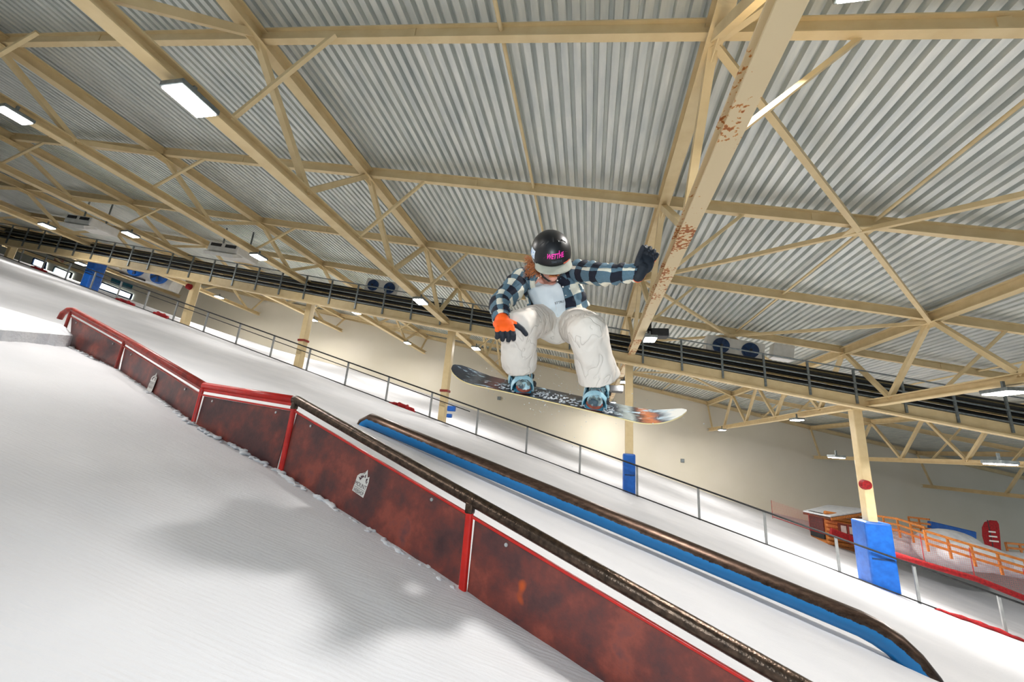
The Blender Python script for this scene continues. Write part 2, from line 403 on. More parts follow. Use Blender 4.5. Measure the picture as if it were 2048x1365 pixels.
# columns ------------------------------------------------------
cl = {-36.8: 'far column beyond the screens', -29.2: 'cream column with a blue pad in front of the lit station windows', -21.6: 'cream column behind the top of the red jib rail, with a red button', -14.1: 'cream column left of the middle, between two lamps',
      -6.36: 'cream column left of the snowboard nose', 1.60: 'cream column with a blue pad below the snowboard tail', 9.68: 'cream column with a wide blue pad and red button at right', 17.8: 'cream column hidden off the right edge'}
for tx, tb in zip(TX, TB):
    if tx not in cl or tx > 12: continue
    zb = plane(tx)
    t = empty('column', (tx, YC, zb-.3), cl[tx], 'column', 'cream columns along the piste fence')
    MB().bar((tx, YC, zb-.4), (tx, YC, tb-.12), .30, .34, up=(0,1,0)).build('shaft', M['cream'], t, bevel=.03)
    MB().box((tx, YC, tb-.14), (.5, .5, .05)).build('cap_plate', M['cream'], t)
    if tx < 2 and tx > -20: MB().box((tx, YC, zb+1.35), (.36, .40, .1)).build('clamp_band', M['maroon'], t)
    if tx in (-29.2, 1.60, 9.68):
        h = {-29.2: 2.3, 1.6: 1.45, 9.68: 2.05}[tx]; wd = {-29.2: .62, 1.6: .46, 9.68: .80}[tx]
        p = MB().bar((tx, YC, zb-.1), (tx, YC, zb+h), wd, wd, up=(0,1,0)).build('safety_pad', M['bluepad'], t, bevel=.06)
        MB().box((tx, YC-wd/2-.005, zb+h*.45), (wd*.8, .02, .05)).build('strap', M['navy'], p)
    if tx in (-21.6, 9.68):
        zz = 3.25+zb if tx > 0 else tb-1.5
        MB().tube([(tx-.12, YC-.15, zz), (tx-.12, YC-.33, zz)], [.17, .15], 16).build('call_button', M['redcloth'], t)

# ceiling lamps ------------------------------------------------
LM = [(380,203,5,1.35,'dazzling lamp under the long truss at upper left'), (28,232,4,1.2,'bright lamp at the left edge of the picture'),
      (94,453,2,1,'lamp far up the hall near the top left station'), (261,470,3,1,'lamp just left of the second ceiling cooler'),
      (517,515,4,1,'lamp right of the white ceiling cooler'), (841,604,5,1,'lamp over the catwalk left of the rider elbow'),
      (438,595,2,1,'small lamp left of the cream middle column, higher one'), (500,582,3,1,'lamp just below the catwalk at left'), (627,641,3,1,'lamp beside the column left of the middle'),
      (712,626,4,1,'lamp below the catwalk, left of the orange glove'), (815,687,4,1,'lamp on the truss end above the snowboard nose, left'), (952,698,5,1,'lamp just above the snowboard nose'),
      (1300,680,6,1,'lamp hanging beside the black spotlight right of the pants'), (1248,765,6,1,'lamp right of the rear boot'), (1226,806,6,1,'small lamp peeping over the snowboard'),
      (2010,787,7,1.2,'lamp at the right edge above the column'), (1594,841,7,1,'lamp below the catwalk at right'), (1444,861,7,1,'lamp at the end of the truss near the back wall'),
      (1673,916,8,1,'lamp over the wooden hut'), (2000,929,8,1,'lamp above the red flag'), (1911,974,9,1,'lowest lamp at the right')]
def lamp(p, s, lab, energy):
    t = empty('ceiling_lamp', p, lab, 'ceiling lamp', 'ceiling lamps')
    x, y, z = p
    L, Wd = .52*s/1.0, .34*s/1.0
    MB().box((x, y, z+.05), (Wd+.06, L+.06, .09)).build('housing', M['grey_steel'], t, bevel=.015)
    MB().box((x, y, z-.005), (Wd, L, .03)).build('diffuser', M['lamp'], t)
    MB().bar((x, y, z+.09), (x, y, z+.28), .05, .05, up=(0,1,0)).build('bracket', M['grey_steel'], t)
    ld = bpy.data.lights.new('lamp_light', 'AREA'); ld.shape = 'RECTANGLE'; ld.size = Wd; ld.size_y = L
    ld.energy = energy; ld.color = (1, .965, .92)
    lo = bpy.data.objects.new('lamp_light', ld); C.objects.link(lo); lo.parent = t; lo.location = (0, 0, -.04)
for (px, py, ti, s, lab) in LM:
    r = ray(px, py); zb = TB[ti]-.32; p = r*(zb/r.z)
    far = (1.6 if ti == 5 else 1.0) if p.y < 8 else (1.0 if p.y < 15 else 2.6)
    if ti >= 8: far = 4.5
    lamp(p, s*(.8 if p.y < 8 else 1.0), lab, LAMP_W*far)
p_ = atz(1735, -48, 4.9)
lamp(p_, .9, 'lamp just beyond the top of the picture over the rider, glaring onto the roof', LAMP_W*4)
lamp(Vector((9.7, 4.6, 2.0)), .8, 'lamp out of view on the right hand truss', LAMP_W*.8)
lamp(Vector((-36.8, 20.5, 10.4)), 1, 'added unseen lamp brightening the dark station trusses', LAMP_W*3)  # unseen lamp added to lighten the dark station end
lamp(Vector((-45.0, 19.0, 11.6)), 1, 'added unseen lamp brightening the far end of the hall over the station', LAMP_W*3)  # second unseen lamp, added to lift the hall's far end
lamp(Vector((25.9, 20.0, -1.1)), 1, 'added unseen lamp outside the right edge brightening the snow mounds', LAMP_W*6)  # unseen helper lamp, turned up strongly to brighten the mounds
lamp(Vector((-6.2, -2.4, 4.8)), .8, 'added fill lamp out of view behind the camera on the long truss', LAMP_W*2.5)  # added as fill for the near snow, never in frame
lamp(Vector((-14.1, -2.0, 6.8)), .8, 'added fill lamp out of view behind the camera further up the hall', LAMP_W)  # another unseen fill lamp, for the snow at left

# ------------------------------------------------------------------ catwalk beneath the roof
cz = lambda x: 3.93 - .165*x
CY = 16.2
t = empty('catwalk', (0, CY, cz(0)), 'cream steel catwalk with grey railings crossing the whole hall', 'catwalk')
xa, xb = -48.0, 34.0
MB().bar((xa, CY, cz(xa)), (xb, CY, cz(xb)), .1, .36).build('fascia_beam', M['cream'], t)
MB().bar((xa, CY-.05, cz(xa)-.24), (xb, CY-.05, cz(xb)-.24), .26, .06).build('lower_flange', M['cream'], t)
MB().bar((xa, CY+.30, cz(xa)+.1), (xb, CY+.30, cz(xb)+.1), .5, .05).build('deck_plate', M['black'], t)
MB().bar((xa, CY-.06, cz(xa)+.23), (xb, CY-.06, cz(xb)+.23), .05, .05).build('kick_rail', M['grey_steel'], t)
for h in (.62, 1.12): MB().tube([(xa, CY-.08, cz(xa)+h), (xb, CY-.08, cz(xb)+h)], .028, 6).build('hand_rail', M['grey_steel'], t)
x = -40.0
while x < 20:
    MB().bar((x, CY-.08, cz(x)-.12), (x, CY-.08, cz(x)+1.14), .07, .05, up=(0,1,0)).build('railing_post', M['grey_steel'], t); x += 1.45
bend = [(.22, .34, .11), (.30, .60, .10), (.41, .42, .07), (.22, .80, .075), (.36, .98, .06), (.38, .24, .07), (.44, .76, .06)]
pn = ['lowest', 'sixth up', 'third up', 'fourth up', 'uppermost', 'second up', 'fifth up']
for (dy, h, r_), lab in zip(bend, pn):
    o = MB().tube([(xa, CY+dy, cz(xa)+h), (xb, CY+dy, cz(xb)+h)], r_, 10).build('pipe', M['black'], smooth=True, origin=(0, CY+dy, cz(0)+h))
    tag(o, 'black insulated pipe lying along the catwalk, %s in the bundle' % lab, 'pipe', 'pipes along the catwalk')
for k, (dy, h) in enumerate([(.10, .47), (.16, .70), (.24, .90)]):
    o = MB().tube([(xa, CY+dy, cz(xa)+h), (xb, CY+dy, cz(xb)+h)], .03, 6).build('cable', M['cable_tan'], smooth=True, origin=(0, CY+dy, cz(0)+h))
    tag(o, 'tan cable strung among the catwalk pipes, %s one' % ['lower', 'middle', 'upper'][k], 'cable', 'cables along the catwalk')

def fan_unit(c, w_, h, d, fr, lab, xs=None, R=None, sign=False):
    R = R or Matrix.Rotation(0, 3, 'Z'); c = Vector(c)
    t = empty('air_cooler', c-Vector((0,0,h/2)), lab, 'air cooler', None)
    MB().box(c, (w_, d, h), R).build('casing', M['white'], t, bevel=.02)
    for s in (xs or (-.25, .25)):
        cc = c + R @ Vector((s*w_, -d/2, 0)); n_ = R @ Vector((0,-1,0))
        f = MB().tube([cc, cc+n_*.10], fr, 24).build('fan_ring', M['bluepad' if sign else 'navy'], t)
        b = MB()
        for k in range(5):
            a = 2*PI*k/5; u = R @ Vector((math.cos(a), 0, math.sin(a))); v = R @ Vector((-math.sin(a), -.25, math.cos(a)))
            q = cc+n_*.12; b.prism([q+u*fr*.15-v*.03, q+u*fr*.85-v*fr*.2, q+u*fr*.9+v*fr*.2, q+u*fr*.15+v*.03], n_, .01)
        b.build('fan_blades', M['navy'], f); MB().tube([cc+n_*.1, cc+n_*.17], fr*.16, 12).build('hub', M['black'], f)
    return t
def cat(px, py, dY=.9): return at(px, py, CY+dY)
slope = Matrix.Rotation(math.radians(9.4), 3, 'Y')
a = cat(1466, 700, 1.3); fan_unit(a, 2.2, .8, .5, .32, 'white twin fan cooler with dark blue discs above the catwalk at right', R=slope)
a = cat(768, 578, 1.5); fan_unit(a, 1.9, .75, .5, .29, 'white twin fan cooler with dark blue discs above the catwalk at left', R=slope)
a = cat(1563, 706, 1.3)
o = MB().box(a, (.75, .45, .6), slope).build('junction_box', M['white'], bevel=.02, origin=a); tag(o, 'white electrical box on the catwalk right of the blue fans', 'electrical box')
# black spotlights hanging from the rusty truss
for (px, py, Y, s, lab) in [(1318, 668, 13.2, 1, 'black spotlight on the truss right of the rider hips'), (1232, 779, 22, 1.3, 'black spotlight right of the rear boot, close to the small lamps')]:
    p = at(px, py, Y); t = empty('spotlight', p, lab, 'spotlight', None)
    MB().box(p, (.55*s, .45*s, .26*s)).build('housing', M['black'], t, bevel=.03)
    MB().bar(p+Vector((-.3*s,0,.0)), p+Vector((-.3*s,0,.75*s)), .12, .12, up=(0,1,0)).build('bracket', M['black'], t)
    MB().box(p+Vector((-.45*s,0,.28*s)), (.35*s, .3*s, .35*s)).build('driver_box', M['black'], t, bevel=.02)

# ------------------------------------------------------------------ text helper: filled letter outlines as (verts, faces)
def letters(s, size, bold=0.0, shear=0.0, space=1.0, sx=1.0):
    cu = bpy.data.curves.new('letters', 'FONT'); cu.body = s; cu.size = size; cu.align_x = 'CENTER'; cu.align_y = 'CENTER'
    cu.offset = bold; cu.shear = shear; cu.space_character = space; cu.resolution_u = 3
    o = bpy.data.objects.new('letters', cu); C.objects.link(o); dg = bpy.context.evaluated_depsgraph_get()
    me = o.evaluated_get(dg).to_mesh(); vs = [(v.co.x*sx, v.co.y) for v in me.vertices]; fs = [tuple(p.vertices) for p in me.polygons]
    o.evaluated_get(dg).to_mesh_clear(); bpy.data.objects.remove(o); bpy.data.curves.remove(cu)
    return vs, fs

# ------------------------------------------------------------------ the red jib rail in the foreground
def hit(px, py, dz=0):
    r = ray(px, py); t = -(H0-dz)/(r.z+SL*r.x); return r*t
ST = [((143, 693), (146, 620)), ((240, 742), (253, 679)), ((388, 845), (409, 772)), ((555, 938), (594, 801)), ((924, 1180), (944, 1000))]
bot = [hit(*b_) for b_, t_ in ST]; top = [at(*t_, b_.y) for (q, t_), b_ in zip(ST, bot)]
d = (top[4]-top[3]); e = bot[4]-bot[3]
top.append(top[4]+d*1.05); q = top[5]; bot.append(Vector((q.x, q.y, bot[4].z-.29*(q.x-bot[4].x))))
top.append(top[5]+d*.8); q = top[6]; bot.append(Vector((q.x, q.y, bot[5].z-.29*(q.x-bot[5].x))))
ax = (top[4]-top[3]); ax.z = 0; ax.normalize(); side = Vector((ax.y, -ax.x, 0))      # side points to the camera
jr = empty('jib_rail', bot[3]-Vector((0,0,.05)), 'long kinked red jib rail with brown plywood sides running down the foreground', 'snowboard rail')
rt = .034
def dens(pts, k=10):
    out = []
    for a, b_ in zip(pts, pts[1:]): out += [a+(b_-a)*i/k for i in range(k)]
    return out+[pts[-1]]
up_ = Vector((0,0,1))
MB().tube(top[:3], rt, 14).build('slide_tube', M['maroon'], jr, smooth=True, label='dull red upper tube')
MB().tube([top[2], top[3]], rt, 14).build('slide_tube', M['red'], jr, smooth=True, label='bright red level tube')
MB().tube([top[3]-(top[3]-top[2]).normalized()*.03, top[3], *top[4:]], rt*1.12, 16).build('slide_tube', M['dark_steel'], jr, smooth=True, label='bare dark steel tube')
# a second red tube under the steel one (the frame)
def off(p, dn, ds=0): return p - up_*dn + side*ds
for i in range(6):
    a, b_ = top[i], top[i+1]; L = (b_-a).length; u = (b_-a).normalized()
    m_ = M['maroon'] if i < 2 else M['red']
    if i < 3: MB().bar(off(a, .03), off(b_, .03), .03, .05).build('frame_rail', m_, jr, bevel=.006)
    MB().bar(off(a, .088, .008), off(b_, .088, .008), .022, .016).build('frame_rail', m_, jr, bevel=.004)
    g = .035                      # plywood panel between two posts
    p0 = a+u*g; p1 = b_-u*g
    q0 = bot[i]+(bot[i+1]-bot[i])*(g/L); q1 = bot[i+1]-(bot[i+1]-bot[i])*(g/L)
    pan = MB().prism([off(p0, .098), off(p1, .098), Vector((q1.x, q1.y, q1.z-.15)), Vector((q0.x, q0.y, q0.z-.15))], side*-1, .012).build('side_panel', M['ply'], jr)
    for f_ in (.12, .85):
        c = p0+(p1-p0)*f_; c = off(c, .13)+side*.003
        MB().tube([c-side*.004, c+side*.005], .011, 10).build('bolt', M['bolt'], pan)
# white gap strip: sheet metal lip on the panels
for i in range(7):
    a = top[i]; b_ = bot[i]
    m_ = M['maroon'] if i < 2 else M['red']
    wd = .05 if i in (3, 4, 5) else .04
    pst = MB().bar(Vector((a.x, a.y, a.z-.02))+side*.012, Vector((a.x, a.y, b_.z-.2))+side*.012, wd, .034, up=side).build('post', m_, jr, bevel=.014)
    if i in (3, 4): MB().box(Vector((a.x, a.y, a.z-.045))+side*.012, (.055, .042, .07), Matrix((ax, side, up_)).transposed()).build('post_collar', M['dark_steel'], pst, bevel=.01)
# start plate
a = top[0]; u = (top[1]-top[0]).normalized()
MB().tube([a+u*.02, a-u*.10-up_*.03, a-u*.2-up_*.11, a-u*.23-up_*.2], [rt, rt, rt*.95, rt*.9], 12).build('drop_end', M['maroon'], jr, smooth=True)
# stickers
def sticker(px, py, h, i, lab, lean):
    a, b_ = top[i], top[i+1]; nrm = side
    base = at(px, py, 1.0); k = (a-Vector((0,0,0))).dot(nrm)/base.dot(nrm); c = base*k + nrm*.004
    u = ax.copy(); v = up_.copy()
    # sheared on the slope: lean along the rail
    ang = math.radians(lean); uu = u*math.cos(ang)+v*math.sin(ang); vv = -u*math.sin(ang)+v*math.cos(ang)
    S = h
    P_ = lambda x, y, o_=0: c + uu*x*S + vv*y*S + nrm*o_
    crest = [(-.25,.22),(-.17,.31),(-.10,.34),(.0,.40),(.06,.5),(.12,.36),(.15,.30),(.21,.35),(.25,.22),(.25,-.30),(.0,-.5),(-.25,-.30)]
    s_ = MB().prism([P_(*p) for p in crest], nrm, .002).build('sticker', M['white'], jr, label=lab)
    for (txt, y, sz, sx) in (('MOUNT', .02, .17, .78), ('WEBSHOP', -.16, .15, .62)):
        vs, fs = letters(txt, sz, sx=sx)
        MB().add([P_(x_, y+y_, .0035) for x_, y_ in vs], fs).build('lettering', M['stickerink'], s_)
    b = MB(); b.add([P_(-.22, -.065, .0035), P_(.22, -.065, .0035), P_(.22, -.075, .0035), P_(-.22, -.075, .0035)], [(0,1,2,3)])
    for pl_ in ([(-.17,.27),(-.08,.31),(.05,.44),(.0,.36),(-.06,.33)], [(-.13,.25),(-.03,.31),(.03,.30),(.01,.26),(-.06,.22)], [(-.18,.21),(-.08,.22),(-.02,.25),(-.05,.20),(-.08,.14)],
                [(.07,.38),(.09,.28),(.05,.26),(.04,.33)], [(.12,.26),(.17,.28),(.2,.3),(.17,.2),(.15,.14)], [(.17,.18),(.22,.22),(.19,.12)]):
        n0 = len(b.v); b.v += [P_(x_, y_, .0035) for x_, y_ in pl_]; b.f.append(tuple(range(n0, n0+len(pl_))))
    b.build('mountain_logo', M['stickerink'], s_)
M['stickerink'] = noisy('sticker_ink', srgb(70,50,56), srgb(90,66,70), 20, .6)
sticker(722, 973, .25, 3, 'white crest shaped shop sticker, sharp one', -15)
sticker(305, 768, .25, 1, 'white crest shaped shop sticker, faded one', -10)

# snow clods packed along the foot of the rail
b = MB()
for i in range(6):
    a, c = bot[i], bot[i+1]; L = (c-a).length; k = int(L/.022)
    for j in range(k):
        p = a+(c-a)*((j+random.random())/k); s = random.uniform(.006, .024)*(1 if i < 4 else .5)
        b.ball((p.x+side.x*.03, p.y+side.y*random.uniform(.0,.07), plane(p.x)+.0), (s*1.6, s*1.2, s*.8), Matrix.Rotation(random.random()*3, 3, 'Z'), 8, 5)
o = b.build('snow_clods', M['snowclump'], smooth=True); tag(o, 'crumbly snow clods packed along the foot of the red jib rail', 'snow', kind='stuff'); remesh(o, .012, 2, [(.03, .015)])

# vertical faced snow block at the start of the rail
p0 = hit(139, 693); p1 = hit(-160, 668)
t0 = at(137, 651, p0.y); t1 = at(-160, 628, p1.y)
n = 26; vs = []; fs = []
for i in range(n+1):
    f_ = i/n; a = p0+(p1-p0)*f_; c = t0+(t1-t0)*f_; j = noise.noise(Vector((i*.7, 0, 0)))*.05*min(1, i/5)
    bk = Vector((p0.y-p1.y, p1.x-p0.x, 0)); bk.normalize(); bk = bk if bk.x < 0 else -bk
    g_ = lambda p, d_, z: (p.x+bk.x*d_, p.y+bk.y*d_, z)
    row = [g_(a, j*.5, a.z-.3), g_(a, j, (a.z+c.z)/2), g_(c, .02+j, c.z-.03+j*.4), g_(c, .08, c.z+j*.3), g_(c, 1.2, c.z+.22), g_(c, 2.6, plane(c.x+bk.x*2.6)-.08)]
    vs += row
for i in range(n):
    for k in range(5): fs.append((i*6+k, i*6+k+1, i*6+7+k, i*6+6+k))
fs += [tuple(range(6)), tuple(n*6+k for k in range(5, -1, -1))]
o = MB().add(vs, fs).build('snow_kicker', M['snowclump'], smooth=False, origin=p0); tag(o, 'straight cut snow kicker leading onto the jib rail, left edge', 'snow ramp')

# ------------------------------------------------------------------ blue tube feature
def bt(px, py, Y): return at(px, py, Y)
A = bt(742, 842, 6.95); B = bt(1718, 1247, 5.75)
dirv = (B-A).normalized(); R_ = .135
pts = [A+Vector((-.22,.03,-.48)), A+Vector((-.2,.03,-.25)), A+Vector((-.12,.02,-.06)), A, *[A+(B-A)*(k/24) for k in range(1, 24)], B]
for (s_, dn) in ((.15, .02), (.30, .07), (.43, .16), (.54, .29), (.62, .44), (.66, .62)):
    pts.append(B+dirv*s_-Vector((0,0,dn)))
b = MB(); n = 32; P3 = pts; vs = []; uvs = []; Lc = 0
for i, p in enumerate(P3):
    t = (P3[min(i+1, len(P3)-1)]-P3[max(i-1, 0)]).normalized(); sd = t.cross(Vector((0,0,1))); sd.normalize(); uu = sd.cross(t)
    for k in range(n+1):
        a = 2*PI*k/n; vs.append(p + (uu*math.cos(a) + sd*math.sin(a))*R_); uvs.append((1-abs(1-2*k/n), 0.0))
m1 = n+1
fs = [(i*m1+k, i*m1+k+1, (i+1)*m1+k+1, (i+1)*m1+k) for i in range(len(P3)-1) for k in range(n)]
o = MB().add(vs, fs, uvs).build('tube_rail', M['bluetube'], smooth=True, origin=A)
tag(o, 'long blue steel tube rail worn brown on top, bent down into the snow', 'snowboard rail')
M['dark_steel']

# ------------------------------------------------------------------ piste fence along the columns
FY = 16.5
def fz(x): return ground(x, FY)
t = empty('piste_fence', (0, FY, fz(0)), 'low cable fence with grey posts between the columns', 'fence')
x = -39.0
while x < 26:
    MB().bar((x, FY, fz(x)-.1), (x, FY, fz(x)+1.08), .075, .05, up=(0,1,0)).build('post', M['postgrey'] if 'postgrey' in M else M['grey_steel'], t); x += 2.15
for (h, r_) in ((.03, .025), (1.1, .035)):
    MB().tube([(xx, FY-.03, fz(xx)+h) for xx in range(-44, 31, 3)], r_, 6).build('cable', M['black'], t)
MB().tube([(xx, FY+.12, fz(xx)+.86) for xx in range(-44, -3, 3)], .022, 6).build('cable', M['black'], t)
p = at(903, 818, 16.3)
o = MB().box(p, (.34, .2, .22)).box(p-Vector((.06,0,.3)), (.22, .16, .16)).build('hydrant_box', M['bluepad'], bevel=.03, origin=p); tag(o, 'small blue snow gun hydrant on the fence left of the nose', 'hydrant')
# cloth pads lying on the snow edge
def cloth(pxs, w_, hgt, lab, Y=FY-.1, mat='redcloth'):
    a = at(*pxs[0], Y); c = at(*pxs[1], Y); pts = []; rr = []; n = 14
    for i in range(n+1):
        f_ = i/n; p = a+(c-a)*f_; z = ground(p.x, Y)+hgt*.5*math.sin(PI*f_)**.5 if 0 < f_ < 1 else ground(p.x, Y)
        pts.append((p.x, Y+.1*math.sin(i*1.7), z)); rr.append(w_*max(.15, math.sin(PI*f_)**.5)*(1+.25*math.sin(i*2.3)))
    o = MB().tube(pts, rr, 12, sq=[.6]*len(pts)).build('cloth_roll', M[mat], smooth=True, origin=a); tag(o, lab, 'cloth', 'cloth rolls on the snow edge')
cloth([(778, 803), (832, 826)], .14, .1, 'red cloth roll on the snow left of the snowboard nose column')
cloth([(306, 624), (336, 637)], .14, .1, 'red cloth roll at the foot of the far fence left of the rail start')
cloth([(230, 596), (270, 612)], .13, .1, 'long dark red cloth roll under the wide lit window')
cloth([(1868, 1206), (2075, 1282)], .13, .1, 'long dark red cloth roll at the right edge below the fence')
cloth([(62, 533), (92, 546)], .12, .1, 'small dark red cloth roll at the far upper left snow edge')

# ------------------------------------------------------------------ nets, wooden rails, hut and mounds at the right
def onbank(px, py, Y): return at(px, py, Y)
def netting(pix, Y, h, lab):
    pts = [at(px, py, Y) for px, py in pix]; t = empty('safety_net', pts[0], lab, 'net', 'red safety nets')
    vs = []; fs = []
    for p in pts: vs += [(p.x, p.y, p.z), (p.x, p.y, p.z+h)]
    fs = [(2*i, 2*i+2, 2*i+3, 2*i+1) for i in range(len(pts)-1)]
    me = MB().add(vs, fs).build('mesh', M['net'], t)
    MB().tube([p+Vector((0,-.05,0)) for p in pts], .10 if Y < 20 else .02, 8).build('hem', M['redcloth'], t, smooth=True)
    for k, p in enumerate(pts): MB().tube([p-Vector((0,0,.1)), p+Vector((0,0,h))], .012, 6).build('pole', M['redcloth'], t)
netting([(1772, 1104), (1850, 1129), (1950, 1158), (2060, 1202), (2160, 1240)], 18.6, 1.0, 'red net with dark red hem right of the wide blue pad')
netting([(1545, 1034), (1620, 1060), (1700, 1084), (1735, 1092)], 27.5, .9, 'sagging red net in front of the wooden hut')
def wood_fence(pix, Y0, Y1, h, lab):
    n = len(pix); pts = [at(px, py, Y0+(Y1-Y0)*i/(n-1)) for i, (px, py) in enumerate(pix)]
    t = empty('wooden_fence', pts[0], lab, 'fence', 'pine rail fences')
    for q in (.25, .62, 1.0):
        for a, c in zip(pts, pts[1:]): MB().bar(a+Vector((0,0,h*q)), c+Vector((0,0,h*q)), .05, .10).build('rail', M['wood'], t)
    for a, c in zip(pts, pts[1:]):
        for f_ in (0, .5):
            p = a+(c-a)*f_; MB().bar(p-Vector((0,0,.15)), p+Vector((0,.05,h*1.05)), .07, .07, up=(0,1,0)).build('post', M['wood'], t)
    return pts
wood_fence([(1745, 1060), (1800, 1070), (1856, 1090)], 27, 24, .75, 'pine fence between the hut and the snow mounds')
wood_fence([(1856, 1096), (1950, 1126), (2060, 1160), (2150, 1190)], 21.5, 20.5, .65, 'pine fence nearest the right edge of the picture')
wood_fence([(1822, 1060), (1864, 1066)], 30, 29, .7, 'short pine fence left of the blue mat')
wood_fence([(2018, 1112), (2075, 1118)], 27, 27, .6, 'pale pine fence piece at the right edge below the flag')
def rise(p, depth): return p
# hut
c0 = at(1655, 1078, 28.8)
t = empty('wooden_hut', c0, 'small log hut with snow on its roof by the back wall', 'hut')
fl_ = [at(1621, 1068, 30.2), c0, at(1742, 1092, 30.0), at(1700, 1080, 31.6)]
hh = 1.62
for q in fl_: q.z -= .1
up3 = Vector((0,0,1)); fr_ = [p+up3*(hh+e_) for p, e_ in zip(fl_, (-.35, -.4, -.35, -.75))]
lo_ = [p-up3*.5 for p in fl_]
MB().add(lo_+fr_, [(0,1,2,3),(4,5,6,7),(0,1,5,4),(1,2,6,5),(2,3,7,6),(3,0,4,7)]).build('log_wall', M['wood'], t)
ux = (fl_[2]-fl_[1]); LX = ux.length; ux.normalize(); un = Vector((ux.y, -ux.x, 0)).normalized()
b = MB()
for k in range(8): z_ = up3*(-.1+k*.235); b.tube([fl_[1]+z_+un*.03, fl_[2]+z_+un*.03], .11, 8)
b.build('log_front', M['wood'], t, smooth=True)
ul = (fl_[0]-fl_[1]); LL = ul.length; ul.normalize()
Rl = Matrix((ul, Vector((-ul.y, ul.x, 0)).normalized(), up3)).transposed()
MB().box(fl_[1]+ul*LL*.5+up3*.75, (LL*.82, .16, 1.45), Rl).build('doorway', M['black'], t)
Rh_ = Matrix((ux, -un, up3)).transposed()
wc = fl_[1]+ux*LX*.42+un*.16+up3*.78
MB().box(wc, (1.25, .06, .62), Rh_).build('window', M['darkwood'], t)
for k in (-1, 1): MB().box(wc+ux*.3*k+un*.04, (.36, .04, .4), Rh_).build('window_pane', M['white'], t)
rp = [at(1606, 1025, 30.2), at(1661, 1036, 28.3), at(1747, 1023, 29.6), at(1656, 1013, 32.6)]
MB().prism([p-up3*.12 for p in rp], (0,0,1), .1).build('roof_board', M['darkwood'], t)
MB().prism(rp, (0,0,1), .10).build('roof_snow', M['snowclump'], t, bevel=.04)
MB().bar(rp[1]+Vector((0,-.06,-.07)), rp[2]+Vector((0,-.06,-.07)), .06, .14).build('fascia_board', M['wood'], t)
cloth2 = at(1702, 1080, 27.6)
o = MB().box(cloth2, (2.1, .2, .45), Matrix.Rotation(math.radians(17), 3, 'Y')).build('banner', M['redcloth'], bevel=.05, origin=cloth2); tag(o, 'red padded banner leaning before the hut', 'banner')
# mounds
def mound(px, py, Y, r, lab):
    p = at(px, py, Y); b = MB().ball(p, r, None, 24, 14); o = b.build('snow_mound', M['snowclump'], smooth=True, origin=p)
    tag(o, lab, 'snow mound', 'snow mounds by the fences')
mound(1900, 1100, 25.6, (1.5, 1.1, .95), 'round snow mound in front of the blue mat')
mound(1948, 1114, 23.2, (1.3, .9, .6), 'lower snow mound right of the round one')
mound(1812, 1090, 28, (1.7, 1.0, .6), 'long snow mound behind the pine fence beside the hut')
mound(2035, 1130, 27, (2.6, 1.2, .6), 'snow mound under the red flag at the right edge')
p = at(1903, 1068, 30); o = MB().box(p, (2.2, .35, .85), Matrix.Rotation(math.radians(9), 3, 'Y')).build('crash_mat', M['bluepad'], bevel=.05, origin=p); tag(o, 'blue crash mat behind the round snow mound', 'mat')
p = at(1988, 1104, 26.5)
t = empty('beach_flag', p, 'red feather flag with pale lettering near the right edge', 'flag')
MB().tube([p-Vector((0,0,.8)), p+Vector((0,0,1.5))], .02, 6).build('pole', M['black'], t)
fl = [p+Vector(v) for v in ((-.28,0,.0), (.30,0,.0), (.36,0,.4), (.42,0,.9), (.46,0,1.35), (.40,0,1.5), (.12,0,1.5), (-.14,0,1.38), (-.30,0,1.1), (-.36,0,.7), (-.33,0,.3))]
f_ = MB().prism(fl, (0,1,0), .02).build('flag_cloth', M['redcloth'], t)
b = MB()
for k in range(3): b.box(p+Vector((.08, -.02, .5+k*.22)), (.4-.05*k, .01, .07))
b.build('pale_lettering', M['white'], t)

# ------------------------------------------------------------------ station end of the hall, upper left
def wallpt(px, py, d_=.15):
    r = ray(px, py); k = (34.3-d_)/(r.y-.17*r.x); return r*k
def panel_on_wall(name, pix, mat, th, lab, cat_, grp=None, parent=None):
    pts = [wallpt(px, py, .02) for px, py in pix]
    o = MB().prism(pts, (.17, -1, 0), th).build(name, M[mat], parent, origin=None if parent else pts[0])
    if parent is None: tag(o, lab, cat_, grp)
    return o
for k, (pix, lab) in enumerate([([(72, 518), (95, 526), (92, 540), (68, 531)], 'small glowing window, farthest left'),
                                ([(114, 535), (147, 548), (142, 560), (108, 548)], 'glowing window left of the blue column pad'),
                                ([(206, 566), (267, 590), (263, 600), (200, 578)], 'wide glowing window right of the blue column pad')]):
    pts = [wallpt(px, py, .02) for px, py in pix]
    t = empty('window_%d' % (k+1), pts[0], lab, 'window'); t['kind'] = 'structure'
    MB().prism([p*1.0 for p in pts], (.17,-1,0), .1).build('window_pane', M['window_lit'], t)
    for a, c in zip(pts, pts[1:]+pts[:1]): MB().bar(a+Vector((0,-.12,0)), c+Vector((0,-.12,0)), .12, .12).build('window_frame', M['navy'] if k != 1 else M['grey_steel'], t)
panel_on_wall('sign_board', [(226, 556), (266, 571), (263, 580), (223, 566)], 'bluesign', .12, 'blue green station sign above the wide glowing window', 'sign')
panel_on_wall('display_board', [(112, 515), (130, 519), (124, 530), (108, 525)], 'poster', .08, 'faded red poster on the station wall', 'poster')
